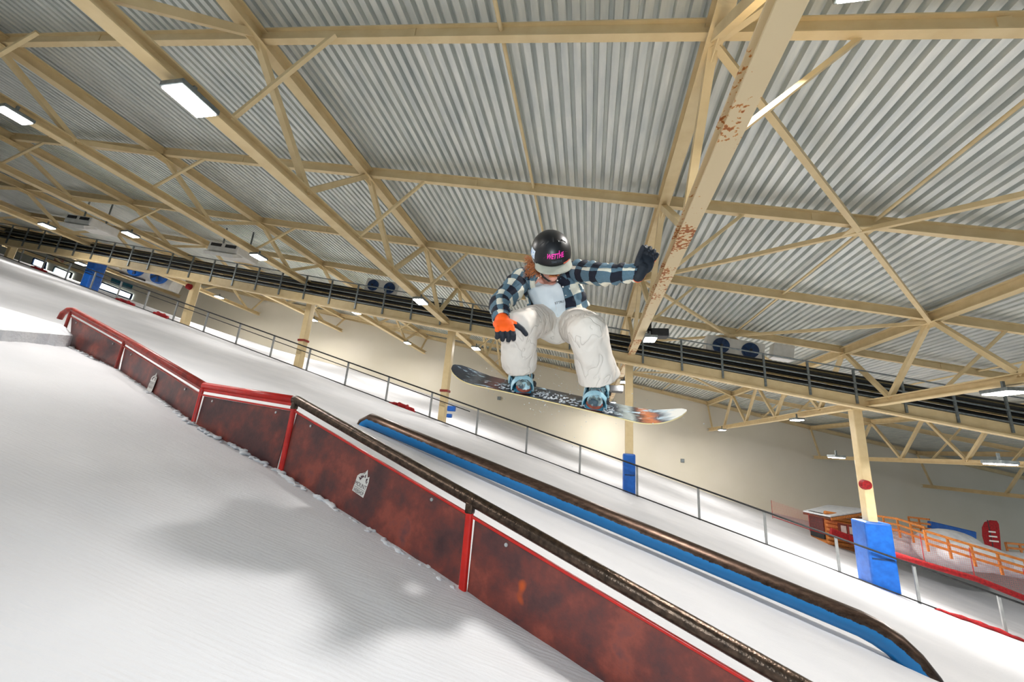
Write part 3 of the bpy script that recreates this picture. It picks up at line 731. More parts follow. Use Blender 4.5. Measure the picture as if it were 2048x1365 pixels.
# evaporator with big blue fans
a = wallpt(250, 527, 1.2)
Rw = Matrix.Rotation(math.radians(9.6), 3, 'Z') @ Matrix.Rotation(math.radians(14), 3, 'Y')
c = at(268, 538, 23.5)
t = empty('evaporator', c, 'long white evaporator with big blue fans hanging at the station wall', 'air cooler')
MB().box(c, (8.2, 1.0, 1.5), Rw).build('casing', M['white'], t, bevel=.04)
for k in (-3.1, .9, 3.0):
    cc = c+Rw @ Vector((k, -.5, .05)); n_ = Rw @ Vector((0,-1,0))
    f_ = MB().tube([cc, cc+n_*.25], .66, 28).build('fan_ring', M['bluepad'], t)
    b = MB()
    for q in range(5):
        aa = 2*PI*q/5; u = Rw @ Vector((math.cos(aa), 0, math.sin(aa))); v = Rw @ Vector((-math.sin(aa), -.2, math.cos(aa))); z = cc+n_*.27
        b.prism([z+u*.1-v*.05, z+u*.58-v*.15, z+u*.6+v*.15, z+u*.1+v*.05], n_, .02)
    b.build('fan_blades', M['navy'], f_); MB().tube([cc+n_*.25, cc+n_*.4], .12, 12).build('hub', M['black'], f_)
MB().box(c+Rw @ Vector((-1.0, -.55, -.68)), (6.0, .1, .12), Rw).build('drip_tray', M['black'], t)
# ceiling coolers
for (px, py, Y, s, lab) in [(185, 452, 13.5, 1.0, 'white slotted ceiling cooler at left, cut by the truss'), (468, 507, 14.5, 1.0, 'white slotted ceiling cooler over the left end of the catwalk')]:
    c = at(px, py, Y); Rr = Matrix.Rotation(math.radians(9), 3, 'Y'); t = empty('ceiling_cooler', c, lab, 'air cooler', 'slotted ceiling coolers')
    MB().box(c, (1.75, 1.2, .42), Rr).build('casing', M['white'], t, bevel=.04)
    for k in (-.42, .42): MB().box(c+Rr @ Vector((k, -.61, .08)), (.6, .03, .14), Rr).build('air_slot', M['black'], t)
    MB().box(c+Rr @ Vector((0, -.48, -.28)), (1.7, .5, .16), Rr @ Matrix.Rotation(math.radians(28), 3, 'X')).build('louvre_flap', M['white'], t)
    for k in (-.8, .8): MB().bar(c+Rr @ Vector((k, 0, .2)), Vector((c.x+k, c.y, ztop(c.x+k)+.1)), .05, .05, up=(0,1,0)).build('hanger', M['grey_steel'], t)
# upper deck of the station with windows
xw = XL+.05
for k, (y0, z0, w_, h_) in enumerate([(20.0, 14.2, 2.6, .9), (23.0, 14.0, 2.2, .9), (14.5, 13.6, 3.0, .8)]):
    t = empty('window_%d' % (k+4), (xw, y0, z0), 'station window', 'window'); t['kind'] = 'structure'
    MB().box((xw+.05, y0, z0), (.1, w_, h_)).build('window_pane', M['glass_dim'], t)
    for q in (-.5, 0, .5): MB().box((xw+.12, y0+q*w_, z0), (.08, .1, h_)).build('window_frame', M['black'], t)
b = at(40, 505, 20)
for (px, py, sx, lab) in ((1365, 922, 1, 'small grey socket on the back wall right of the blue pad'), (998, 797, 1, 'small grey socket on the back wall under the snowboard nose')):
    p = wallpt(px, py, .05); o = MB().box(p, (.28, .1, .28)).build('wall_socket', M['grey_steel'], bevel=.02, origin=p); tag(o, lab, 'socket')

# ------------------------------------------------------------------ snowboarder
M['skin'] = noisy('skin', srgb(214,150,132), srgb(226,166,146), 12, .5, bump=.03)
M['pants'] = noisy('beige_shell_fabric', srgb(216,208,198), srgb(224,217,208), 4, .75, bump=.04, bscale=60)
m, n, b = nt('creased_shell'); tc = N(n, 'ShaderNodeTexCoord'); mp = N(n, 'ShaderNodeMapping'); mp.inputs['Scale'].default_value = (1.0, 1.0, .55); mp.inputs['Rotation'].default_value = (0, .35, 0); n.links.new(tc.outputs['Object'], mp.inputs[0])
t = N(n, 'ShaderNodeTexNoise'); t.inputs['Scale'].default_value = 7; t.inputs['Detail'].default_value = 2; t.inputs['Distortion'].default_value = .6; n.links.new(mp.outputs[0], t.inputs[0])
rg = ramp(n, t.outputs[0], [(.40, (1,1,1)), (.49, (.55,.55,.55)), (.50, (0,0,0)), (.515, (.6,.6,.6)), (.6, (1,1,1))])
t2 = N(n, 'ShaderNodeTexNoise'); t2.inputs['Scale'].default_value = 3; n.links.new(tc.outputs['Object'], t2.inputs[0])
ma = N(n, 'ShaderNodeMath', operation='MULTIPLY_ADD'); ma.inputs[1].default_value = 2.0; n.links.new(t2.outputs[0], ma.inputs[0]); n.links.new(rg.outputs[0], ma.inputs[2])
bp = N(n, 'ShaderNodeBump'); bp.inputs['Strength'].default_value = .55; bp.inputs['Distance'].default_value = .012; n.links.new(ma.outputs[0], bp.inputs['Height']); n.links.new(bp.outputs[0], b.inputs['Normal'])
b.inputs['Base Color'].default_value = (*srgb(219,211,201), 1); b.inputs['Roughness'].default_value = .72; M['pants'] = m
M['tee'] = noisy('white_cotton', srgb(214,224,230), srgb(226,234,238), 5, .85, bump=.05, bscale=80)
M['helmet'] = noisy('matte_black_shell', srgb(14,15,18), srgb(22,23,27), 6, .38)
M['brim'] = noisy('khaki_cap_bill', srgb(164,166,152), srgb(178,180,166), 20, .8)
M['hair'] = noisy('auburn_hair', srgb(130,70,32), srgb(196,122,66), 30, .5)
M['pink'] = noisy('pink_marker', srgb(250,40,170), srgb(255,60,185), 5, .5)
M['greyink'] = noisy('grey_print', srgb(70,78,86), srgb(80,90,98), 5, .5)
M['boot_sole'] = noisy('brown_rubber', srgb(112,50,36), srgb(146,74,56), 40, .6, bump=.2, bscale=90)
M['strap'] = noisy('pale_blue_strap', srgb(150,196,212), srgb(186,220,230), 14, .45)
M['teal'] = noisy('teal_plastic', srgb(10,84,110), srgb(20,110,136), 14, .4)
M['orangetag'] = noisy('orange_label', srgb(228,96,70), srgb(240,130,100), 20, .6)
M['bluesticker'] = noisy('blue_white_sticker', srgb(40,110,200), srgb(214,228,240), 26, .4, lo=.46, hi=.5)
def camo(name, cols, sc_):
    m, n, b = nt(name); tc = N(n, 'ShaderNodeTexCoord'); t = N(n, 'ShaderNodeTexNoise'); t.inputs['Scale'].default_value = sc_; t.inputs['Detail'].default_value = 3; n.links.new(tc.outputs['Object'], t.inputs[0])
    r = ramp(n, t.outputs[0], cols, 'CONSTANT'); n.links.new(r.outputs[0], b.inputs['Base Color']); b.inputs['Roughness'].default_value = .55; return m
M['camo'] = camo('blue_grey_camo', [(0, srgb(54,76,88)), (.42, srgb(116,132,132)), (.52, srgb(160,196,208)), (.62, srgb(196,216,222))], 22)
# plaid flannel from the cloth coordinates (metres)
m, n, b = nt('plaid_flannel'); uv = N(n, 'ShaderNodeUVMap'); sp = N(n, 'ShaderNodeSeparateXYZ'); n.links.new(uv.outputs[0], sp.inputs[0])
tc = N(n, 'ShaderNodeTexCoord'); nz = N(n, 'ShaderNodeTexNoise'); nz.inputs['Scale'].default_value = 9; n.links.new(tc.outputs['Object'], nz.inputs[0])
bands = []
for ax_ in (0, 1):
    a1 = N(n, 'ShaderNodeMath', operation='MULTIPLY_ADD'); a1.inputs[1].default_value = .03; n.links.new(nz.outputs[0], a1.inputs[0]); n.links.new(sp.outputs[ax_], a1.inputs[2])
    a2 = N(n, 'ShaderNodeMath', operation='MULTIPLY'); a2.inputs[1].default_value = 1/.150; n.links.new(a1.outputs[0], a2.inputs[0])
    a3 = N(n, 'ShaderNodeMath', operation='FRACT'); n.links.new(a2.outputs[0], a3.inputs[0])
    a4 = N(n, 'ShaderNodeMath', operation='GREATER_THAN'); a4.inputs[1].default_value = .5; n.links.new(a3.outputs[0], a4.inputs[0]); bands.append(a4)
ad = N(n, 'ShaderNodeMath', operation='ADD'); n.links.new(bands[0].outputs[0], ad.inputs[0]); n.links.new(bands[1].outputs[0], ad.inputs[1])
hf = N(n, 'ShaderNodeMath', operation='MULTIPLY'); hf.inputs[1].default_value = .5; n.links.new(ad.outputs[0], hf.inputs[0])
r = ramp(n, hf.outputs[0], [(0, srgb(226,223,206)), (.3, srgb(86,114,130)), (.8, srgb(18,24,40))], 'CONSTANT')
fz_ = N(n, 'ShaderNodeTexNoise'); fz_.inputs['Scale'].default_value = 160; n.links.new(tc.outputs['Object'], fz_.inputs[0])
mx = N(n, 'ShaderNodeMix', data_type='RGBA', blend_type='OVERLAY'); mx.inputs[0].default_value = .35; n.links.new(r.outputs[0], mx.inputs[6]); n.links.new(fz_.outputs[0], mx.inputs[7])
n.links.new(mx.outputs[2], b.inputs['Base Color']); b.inputs['Roughness'].default_value = .9; M['plaid'] = m
# glove: knit back, dipped palm and finger tips (hand coordinates in metres)
def glove_mat(name, knit):
    m, n, b = nt(name); tc = N(n, 'ShaderNodeTexCoord'); sp = N(n, 'ShaderNodeSeparateXYZ'); n.links.new(tc.outputs['Object'], sp.inputs[0])
    nz = N(n, 'ShaderNodeTexNoise'); nz.inputs['Scale'].default_value = 60; n.links.new(tc.outputs['Object'], nz.inputs[0])
    zt = N(n, 'ShaderNodeMath', operation='MULTIPLY_ADD'); zt.inputs[1].default_value = .008; n.links.new(nz.outputs[0], zt.inputs[0]); n.links.new(sp.outputs[2], zt.inputs[2])
    g1 = N(n, 'ShaderNodeMath', operation='LESS_THAN'); g1.inputs[1].default_value = .0; n.links.new(zt.outputs[0], g1.inputs[0])
    y1 = N(n, 'ShaderNodeMath', operation='GREATER_THAN'); y1.inputs[1].default_value = .122; n.links.new(sp.outputs[1], y1.inputs[0])
    xa_ = N(n, 'ShaderNodeMath', operation='ABSOLUTE'); n.links.new(sp.outputs[0], xa_.inputs[0])
    x1 = N(n, 'ShaderNodeMath', operation='GREATER_THAN'); x1.inputs[1].default_value = .062; n.links.new(xa_.outputs[0], x1.inputs[0])
    q1 = N(n, 'ShaderNodeMath', operation='MAXIMUM'); n.links.new(g1.outputs[0], q1.inputs[0]); n.links.new(y1.outputs[0], q1.inputs[1])
    q2 = N(n, 'ShaderNodeMath', operation='MAXIMUM'); n.links.new(q1.outputs[0], q2.inputs[0]); n.links.new(x1.outputs[0], q2.inputs[1])
    mx = N(n, 'ShaderNodeMix', data_type='RGBA'); n.links.new(q2.outputs[0], mx.inputs[0]); mx.inputs[6].default_value = (*knit, 1); mx.inputs[7].default_value = (*srgb(24,32,42), 1)
    n.links.new(mx.outputs[2], b.inputs['Base Color']); b.inputs['Roughness'].default_value = .7; return m
M['glove'] = glove_mat('orange_dipped_glove', srgb(255,96,8))
# snowboard top sheet
m, n, b = nt('board_topsheet'); tc = N(n, 'ShaderNodeTexCoord'); sp = N(n, 'ShaderNodeSeparateXYZ'); n.links.new(tc.outputs['Object'], sp.inputs[0])
mr = N(n, 'ShaderNodeMapRange'); mr.inputs[1].default_value = -.8; mr.inputs[2].default_value = .8; n.links.new(sp.outputs[0], mr.inputs[0])
mp = N(n, 'ShaderNodeMapping'); mp.inputs['Scale'].default_value = (1, 2.5, 1); n.links.new(tc.outputs['Object'], mp.inputs[0])
t = N(n, 'ShaderNodeTexNoise'); t.inputs['Scale'].default_value = 9; t.inputs['Detail'].default_value = 8; t.inputs['Roughness'].default_value = .7; n.links.new(mp.outputs[0], t.inputs[0])
ad = N(n, 'ShaderNodeMath', operation='MULTIPLY_ADD'); ad.inputs[1].default_value = .12; n.links.new(t.outputs[0], ad.inputs[0]); n.links.new(mr.outputs[0], ad.inputs[2])
base = ramp(n, ad.outputs[0], [(0, srgb(30,38,54)), (.16, srgb(34,42,56)), (.20, srgb(92,96,104)), (.225, srgb(28,28,36)), (.30, srgb(110,50,40)), (.33, srgb(20,26,36)), (.5, srgb(26,34,46)), (.62, srgb(44,36,28)), (.80, srgb(34,44,58)), (.85, srgb(170,180,178)), (.88, srgb(40,40,48)), (.92, srgb(198,118,74)), (.955, srgb(70,78,90)), (.99, srgb(190,200,205)), (1, srgb(220,220,216))])
fl = ramp(n, t.outputs[0], [(.58, (0,0,0)), (.61, (1,1,1))])
mx = N(n, 'ShaderNodeMix', data_type='RGBA'); n.links.new(fl.outputs[0], mx.inputs[0]); n.links.new(base.outputs[0], mx.inputs[6]); mx.inputs[7].default_value = (*srgb(170,196,210), 1)
n.links.new(mx.outputs[2], b.inputs['Base Color']); b.inputs['Roughness'].default_value = .3; M['topsheet'] = m
M['boardbase'] = noisy('pale_yellow_base', srgb(226,202,140), srgb(238,220,164), 10, .4)

# board frame ----------------------------------------------------
bxx = (at(1217, 822, 2.60)-at(949, 762, 2.74)).normalized()
Bc = at(1111, 794, 2.675); vw = Bc.normalized()
tmp = (-vw - bxx*(-vw).dot(bxx)).normalized()           # towards the camera, square to the board
nn = bxx.cross(tmp); nn = nn if nn.z > 0 else -nn        # square to both
al = math.radians(17)
bn = (nn*math.cos(al)+tmp*math.sin(al)).normalized(); by = (bn.cross(bxx)).normalized()
if by.y > 0: by = -by                                     # toe side points to the camera
BR = Matrix((bxx, by, bn)).transposed()
def bp_(x, y, z): return Bc + BR @ Vector((x, y, z))
board = empty('snowboard', Bc, 'dark snowboard with pale yellow base edge strapped under the airborne rider', 'snowboard')
board.rotation_euler = BR.to_euler() if BR.determinant() > 0 else (0,0,0)
def bprof(s):
    a = abs(s); L = .80
    wd = .128+.018*min(1, a/.6)**2
    if a > .58: wd = .146*math.sqrt(max(0, 1-((a-.58)/(L-.58))**2.3))
    z = 0 if a < .52 else 1.15*(a-.52)**2
    if s < 0: z *= .75
    return wd, z
def slab(z0, z1, grow, name, mat):
    b = MB(); n = 64; rows = []
    for i in range(n+1):
        s = -.80+1.6*i/n; s = max(-.799, min(.799, s)); wd, z = bprof(s); wd = max(wd+grow, .004)
        rows.append((s, wd, z))
    K_ = 6; vs = []
    for (s, wd, z) in rows:
        for zz in (z0, z1):
            for k in range(K_+1): vs.append(bp_(s, wd*(-1+2*k/K_), z+zz))
    st = 2*(K_+1); fs = []
    for i in range(n):
        a = i*st; c = a+st
        for k in range(K_):
            fs.append((a+k, c+k, c+k+1, a+k+1)); fs.append((a+K_+1+k, a+K_+2+k, c+K_+2+k, c+K_+1+k))
        fs.append((a, a+K_+1, c+K_+1, c)); fs.append((a+K_, c+K_, c+2*K_+1, a+2*K_+1))
    for a in (0, n*st):
        for k in range(K_): fs.append((a+k, a+k+1, a+K_+2+k, a+K_+1+k))
    return b.add(vs, fs).build(name, mat, board, smooth=False)
slab(-.006, .001, .002, 'base', M['boardbase']); slab(.001, .004, 0, 'top_sheet', M['topsheet'])

rider = empty('snowboarder', bp_(0, 0, .03), 'person in plaid shirt, beige pants and black helmet crouching in mid air on a snowboard', 'person')
feet = [(-.262, 30, 'L'), (.262, 8, 'R')]
def strip(pts, wdir, w_, th, b):            # padded band along pts
    for a, c in zip(pts, pts[1:]):
        m_ = (a+c)/2; u = (c-a); L = u.length; u.normalize(); nz_ = u.cross(wdir).normalized()
        b.box(m_, (L*1.12, w_, th), Matrix((u, wdir, nz_)).transposed())
ankles = []
for (fx, ang, sd) in feet:
    Rf = BR @ Matrix.Rotation(math.radians(ang)*(1 if BR.determinant() > 0 else -1), 3, 'Z')
    O = bp_(fx, -.012, .004); FS = 1.13
    T = lambda x, y, z: O + Rf @ Vector((x, y, z))*FS
    fxv, fyv, fzv = Rf @ Vector((1,0,0)), Rf @ Vector((0,1,0)), Rf @ Vector((0,0,1))
    # binding
    bd = MB().box(T(0, .0, .012), (.115, .25, .02), Rf)
    for s_ in (-1, 1): bd.box(T(s_*.058, -.02, .035), (.012, .20, .06), Rf)
    bd.box(T(0, .115, .02), (.10, .04, .03), Rf)
    bnd = bd.build('binding', M['teal'], board, bevel=.004, label='teal binding at the %s boot' % ('front' if sd == 'L' else 'rear'))
    hb = MB(); vs = []; 
    for j in range(7):
        z = .03+j*.035
        for k in range(9):
            a = math.radians(-75+150*k/8); rr = .064+.002*j
            vs.append(T(rr*math.sin(a), -.085-.02*0-rr*.75*math.cos(a)+.012*j, z))
    fs = [(j*9+k, j*9+k+1, (j+1)*9+k+1, (j+1)*9+k) for j in range(6) for k in range(8)]
    o = hb.add(vs, fs).build('highback', M['teal'], bnd, smooth=True); o.modifiers.new('thick', 'SOLIDIFY').thickness = .006
    for (yy, zc, rx, rz, w_, nm) in ((.075, .025, .066, .068, .034, 'toe_strap'), (-.035, .045, .070, .115, .052, 'ankle_strap')):
        pts = []
        for k in range(13):
            a = math.radians(-8+196*k/12); pts.append(T(rx*math.cos(a), yy+(.045 if nm == 'ankle_strap' else .02)*math.sin(a), zc+rz*math.sin(a)))
        wv_ = (fyv*.85-fzv*.5).normalized() if nm == 'ankle_strap' else (fyv*.75-fzv*.65).normalized()
        b = MB(); strip(pts, wv_, w_, .009, b); b.build(nm, M['strap'], bnd, bevel=.003)
        p = T(rx*1.05, yy+.01, zc+.03); MB().box(p, (.016, .05, .03), Rf).build('ratchet_buckle', M['black'], bnd, bevel=.004)
    # boot
    b = MB()
    b.tube([T(0,-.135,.045), T(0,-.12,.055), T(0,-.06,.07), T(0,0,.068), T(0,.06,.056), T(0,.11,.047), T(0,.145,.040), T(0,.157,.034)], [.022,.044,.052,.050,.050,.050,.040,.015], 20, sq=[1,1,1.1,1.05,.95,.85,.8,.8])
    b.tube([T(0,-.075,.03), T(0,-.07,.10), T(0,-.06,.16), T(0,-.045,.23), T(0,-.035,.28)], [.05,.058,.060,.064,.068], 20)
    b.capsule(T(0,-.03,.09), T(0,.04,.065), .052, .045)
    bo = b.build('boot', M['camo'], rider, origin=O, label='blue grey camouflage boot, %s' % ('left in view' if sd == 'L' else 'right in view')); remesh(bo, .006, 4)
    b = MB().ball(T(0, .118, .036), (.052, .046, .031), Rf).box(T(0, .02, .01), (.096, .25, .016), Rf)
    s2_ = b.build('toe_cap', M['boot_sole'], bo, smooth=True)
    b = MB()
    for k in range(5):
        y_ = .06-.022*k; z_ = .095+.022*k; b.bar(T(-.025, y_, z_), T(.025, y_-.008, z_+.012), .005, .005)
    b.build('laces', M['greyink'], bo)
    ankles.append(T(0, -.05, .16))

# joints ---------------------------------------------------------
knL, knR = at(1038, 655, 2.40), at(1175, 668, 2.33)
hpL, hpR = at(1090, 640, 2.80), at(1150, 648, 2.78)
pel = at(1120, 638, 2.86); S1 = at(1114, 605, 2.76); S2 = at(1107, 582, 2.75); S3 = at(1100, 560, 2.70)
shL, shR = at(1045, 560, 2.70), at(1152, 545, 2.66)
elL, wrL = at(1001, 607, 2.50), at(1003, 640, 2.29)
elR, wrR = at(1218, 549, 2.44), at(1276, 546, 2.36)
spn = (S3-pel).normalized(); sdv = Vector((1, 0, .06)); sdv = (sdv-spn*sdv.dot(spn)).normalized(); frn = spn.cross(sdv); frn = frn if frn.y < 0 else -frn
# head frame
hf_ = Vector((.28, -.50, -.83)).normalized(); hr_ = Vector((1, .05, -.0)); hr_ = (hr_-hf_*hr_.dot(hf_)).normalized()
tilt = Matrix.Rotation(math.radians(0), 3, hf_); hr_ = tilt @ hr_
hu_ = hr_.cross(hf_); hu_ = hu_ if hu_.z > 0 else -hu_
HR = Matrix((hr_, hf_, hu_)).transposed()
Hc = at(1102, 508, 2.36)
def hd(x, y, z): return Hc + HR @ Vector((x, y, z))*1.045

# body: one continuous skin surface
b = MB()
b.ball(hd(0, .0, -.01), (.076, .095, .105), HR, 24, 18).ball(hd(0, .035, -.07), (.058, .060, .062), HR).ball(hd(0, .030, -.105), (.054, .056, .045), HR).ball(hd(0, .064, -.136), (.029, .027, .022), HR)
b.ball(hd(0, .102, -.062), (.013, .020, .014), HR).capsule(hd(0, .092, -.01), hd(0, .108, -.059), .008, .012)
b.ball(hd(.012, .1, -.066), (.008,.01,.007), HR).ball(hd(-.012, .1, -.066), (.008,.01,.007), HR)
b.ball(hd(0, .086, -.101), (.022, .011, .0055), HR).ball(hd(0, .085, -.110), (.019, .011, .006), HR)
for s_ in (-1, 1):
    b.ball(hd(s_*.034, .078, -.03), (.02, .014, .014), HR).ball(hd(s_*.078, -.005, -.03), (.008, .018, .028), HR)
    b.ball(hd(s_*.042, .045, -.085), (.022, .035, .035), HR)
b.capsule(hd(0, -.015, -.08), S3-frn*.015, .056, .055)
b.capsule(S3-frn*.02, S2, .055, .09).capsule(S2, S1, .095, .10).capsule(S1, pel, .098, .115)
for sh, el, wr in ((shL, elL, wrL), (shR, elR, wrR)):
    b.capsule(S3-spn*.03-frn*.03, sh, .045, .05).capsule(sh, el, .052, .042).capsule(el, wr, .042, .030)
for hp, kn, an in ((hpL, knL, ankles[0]), (hpR, knR, ankles[1])):
    b.capsule(pel, hp, .11, .09).capsule(hp, kn, .085, .062).capsule(kn, an, .058, .042)
bod = b.build('body', M['skin'], rider, origin=pel); remesh(bod, .0055, 2)
for s_ in (-1, 1):
    e_ = MB().ball(hd(s_*.032, .083, -.022), .0125, HR).build('eye', M['white'], bod, smooth=True)
b = MB()
for k in range(150):
    u = random.uniform(-1, 1); a = hd(u*.026, .104-abs(u)*.012, -.088+random.uniform(-.005, .004)); c = a+HR @ Vector((u*.010, .006, -.012))
    b.tube([a, (a+c)/2+HR @ Vector((0,.004,0)), c], [.0014, .0013, .0006], 4)
b.build('moustache', M['hair'], bod)

# hair: long curly auburn locks out of the helmet
b = MB(); random.seed(3)
for k in range(210):
    s0 = hd(random.uniform(-.105, -.035), random.uniform(-.09, .03), random.uniform(-.10, -.03))
    tgt = at(random.uniform(1046, 1082), random.uniform(512, 556), random.uniform(2.44, 2.60)); pts = []; ph = random.random()*6
    for i in range(9):
        f_ = i/8; p = s0+(tgt-s0)*f_ + Vector((math.sin(ph+f_*11), math.cos(ph+f_*9), math.sin(ph*2+f_*10)))*.009*f_; pts.append(p)
    b.tube(pts, [.0026]*8+[.001], 4)
b.build('hair', M['hair'], rider, smooth=True)

# helmet
hel = []; b = MB(); nu_, nv_ = 40, 18
def dome(az, el, g=1.0):
    ay = .142 if abs(az) < PI/2 else .150
    return hd(.124*g*math.sin(az)*math.cos(el), ay*g*math.cos(az)*math.cos(el), .012+.132*g*math.sin(el))
def rim(az): 
    c = math.cos(az)
    return math.radians(-6) if c > .55 else (math.radians(-6) + (math.radians(-32))*min(1, (.55-c)/.5))
vs = []
for j in range(nv_+1):
    for i in range(nu_):
        az = -PI+2*PI*i/nu_; e0 = rim(az); el = e0+(PI/2*.985-e0)*j/nv_; vs.append(dome(az, el))
fs = [(j*nu_+i, j*nu_+(i+1)%nu_, (j+1)*nu_+(i+1)%nu_, (j+1)*nu_+i) for j in range(nv_) for i in range(nu_)] + [tuple(nv_*nu_+i for i in range(nu_))]
hl = b.add(vs, fs).build('helmet', M['helmet'], rider, smooth=True); sl_ = hl.modifiers.new('thick', 'SOLIDIFY'); sl_.thickness = .012; sl_.offset = -1
for (az, el, rot) in ((-.55, .95, .5), (-.95, .85, .5), (.55, .95, -.5), (.95, .85, -.5), (0.0, 1.12, 0)):
    c = dome(az, el, 1.0); u = (dome(az+.05, el)-dome(az-.05, el)).normalized(); v = (dome(az, el+.05)-dome(az, el-.05)).normalized()
    v2 = v*math.cos(rot)+u*math.sin(rot); nr_ = (c-hd(0,0,.012)).normalized()
    MB().box(c, (.009, .036, .004), Matrix((v2.cross(nr_).normalized(), v2, nr_)).transposed()).build('vent', M['black'], hl, bevel=.002)
MB().box(dome(.5, .98, 1.01), (.004, .012, .003), HR).build('vent_clip', M['white'], hl)
def on_dome(txt, size, az0, el0, mat, name, bold=0, shear=0, sx=1.0, g=1.006, slant=0):
    vs2, fs2 = letters(txt, size, bold, shear, 1.0, sx)
    MB().add([dome(az0+x/.125, el0+(y+slant*x)/.132, g) for x, y in vs2], fs2).build(name, mat, hl)
on_dome('WETTHE', .040, -.0, .36, M['pink'], 'pink_lettering', .0012, .35, .72, slant=-.0)
MB().add([dome(x/.125, .36+y/.132, 1.008) for x, y in ((-.075,-.012),(-.05,.004),(.10,.0),(.085,.006),(.03,.03),(.026,.014),(-.05,.012))], [(0,1,2,3),(3,4,5)]).build('pink_strokes', M['pink'], hl)
on_dome('SMITH', .020, .06, .11, M['greyink'], 'grey_lettering', 0.0004, 0, 1.15)
vs = [dome(-1.65+.1*i, .0+.1*j, 1.006) for j in range(5) for i in range(6)]
MB().add(vs, [(j*6+i, j*6+i+1, j*6+6+i+1, j*6+6+i) for j in range(4) for i in range(5)]).build('side_sticker', M['bluesticker'], hl)
# cap under the helmet
b = MB(); vs = []; nb = 20
for i in range(nb+1):
    az = math.radians(-68+136*i/nb); c_ = math.cos(az)
    p0_ = hd(.118*math.sin(az), .130*math.cos(az), -.004); ext = .078*max(0, math.cos(az*1.22))**.55
    for j in range(6):
        f_ = j/5; vs.append(p0_ + HR @ Vector((math.sin(az)*ext*f_*.30, ext*f_, -.012*f_-.030*(math.sin(az)**2)*f_)))
fs = [(i*6+j, i*6+j+1, (i+1)*6+j+1, (i+1)*6+j) for i in range(nb) for j in range(5)]
cp = b.add(vs, fs).build('cap_bill', M['brim'], rider, smooth=True); cp.modifiers.new('thick', 'SOLIDIFY').thickness = .004
vs = [dome(.42+.09*i, -.10+.08*j, 1.012) for j in range(2) for i in range(6)]
MB().add(vs, [(i, i+1, 6+i+1, 6+i) for i in range(5)]).build('cap_label', M['orangetag'], cp)
# chin strap
pts = [hd(-.082, .02, -.05), hd(-.078, .03, -.09), hd(-.06, .040, -.135), hd(-.025, .048, -.168), hd(.02, .048, -.168), hd(.058, .040, -.135), hd(.08, .03, -.085), hd(.086, .02, -.04)]
b = MB(); b.tube(pts, .008, 8, sq=[.35]*8); cs = b.build('chin_strap', M['black'], rider, smooth=True)
MB().box(hd(.075, .045, -.10), (.022, .03, .034), HR).build('buckle', M['black'], cs, bevel=.004)

# tee shirt
def ringp(c, a, bb, n_, axis=None, fr=None, t0=0, t1=2*PI):
    out = []
    for k in range(n_+1):
        th = t0+(t1-t0)*k/n_; out.append(c + sdv*a*math.sin(th) + frn*bb*math.cos(th))
    return out
TS = [(pel-spn*.01, .165, .125), (pel+(S1-pel)*.5, .17, .135), (S1, .172, .135), (S2, .185, .135), (S2+(S3-S2)*.6, .185, .115), (S3+spn*.005, .15, .085), (S3+spn*.03, .088, .062)]
def interp(TS, sub=5):
    out = []
    for (c0_, a0, b0), (c1_, a1, b1) in zip(TS, TS[1:]):
        for i in range(sub):
            f_ = i/sub; out.append((c0_+(c1_-c0_)*f_, a0+(a1-a0)*f_, b0+(b1-b0)*f_))
    return out+[TS[-1]]
rows = interp(TS); n_ = 48; vs = []; uvs = []; L = 0; prevc = rows[0][0]
for j_, (c, a, bb) in enumerate(rows):
    w_ = max(0, (j_-len(rows)+9)/8)
    for k_, v_ in enumerate(ringp(c, a, bb, n_)): vs.append(v_-spn*.055*w_*max(0, math.cos(2*PI*k_/n_)))
fs = [(j*(n_+1)+k, j*(n_+1)+k+1, (j+1)*(n_+1)+k+1, (j+1)*(n_+1)+k) for j in range(len(rows)-1) for k in range(n_)]
tee = MB().add(vs, fs).build('tee_shirt', M['tee'], rider, smooth=True)
for (sz, st_) in ((.09, .03), (.04, .012)):
    tx = bpy.data.textures.new('folds', 'CLOUDS'); tx.noise_scale = sz; d_ = tee.modifiers.new('folds', 'DISPLACE'); d_.texture = tx; d_.strength = st_; d_.texture_coords = 'LOCAL'
vs2, fs2 = letters('STTRU', .022, .0004)
c_ = S1+(S2-S1)*.45
MB().add([c_+sdv*(.035+x)+spn*(y-.015)+frn*(.158-.8*(.03+x)**2) for x, y in vs2], fs2).build('print', M['greyink'], tee)
# open plaid shirt
def shirt_part(t0, t1, rows_, grow, lean=None):
    n2 = 30; vs = []; uvs = []; L = 0; pc = None
    for j, (c, a, bb) in enumerate(rows_):
        if pc is not None: L += (c-pc).length
        pc = c
        ta = t0(j/(len(rows_)-1)); tb_ = t1(j/(len(rows_)-1))
        for k in range(n2+1):
            th = ta+(tb_-ta)*k/n2
            fold = .012*math.sin(th*9+j*.35)+.008*math.sin(th*17-j*.6)
            flare = .03*(1-min(1, j/12))
            vs.append(c + sdv*(a+grow+fold+flare)*math.sin(th) + frn*(bb+grow+fold+flare)*math.cos(th)); uvs.append((th*.19, L))
    fs = [(j*(n2+1)+k, j*(n2+1)+k+1, (j+1)*(n2+1)+k+1, (j+1)*(n2+1)+k) for j in range(len(rows_)-1) for k in range(n2)]
    return vs, fs, uvs
SRows = interp([(pel+(S1-pel)*.35, .175, .145), (S1, .180, .142), (S2, .196, .140), (S2+(S3-S2)*.6, .196, .122), (S3+spn*.005, .160, .096), (S3+spn*.04, .085, .078)], 6)
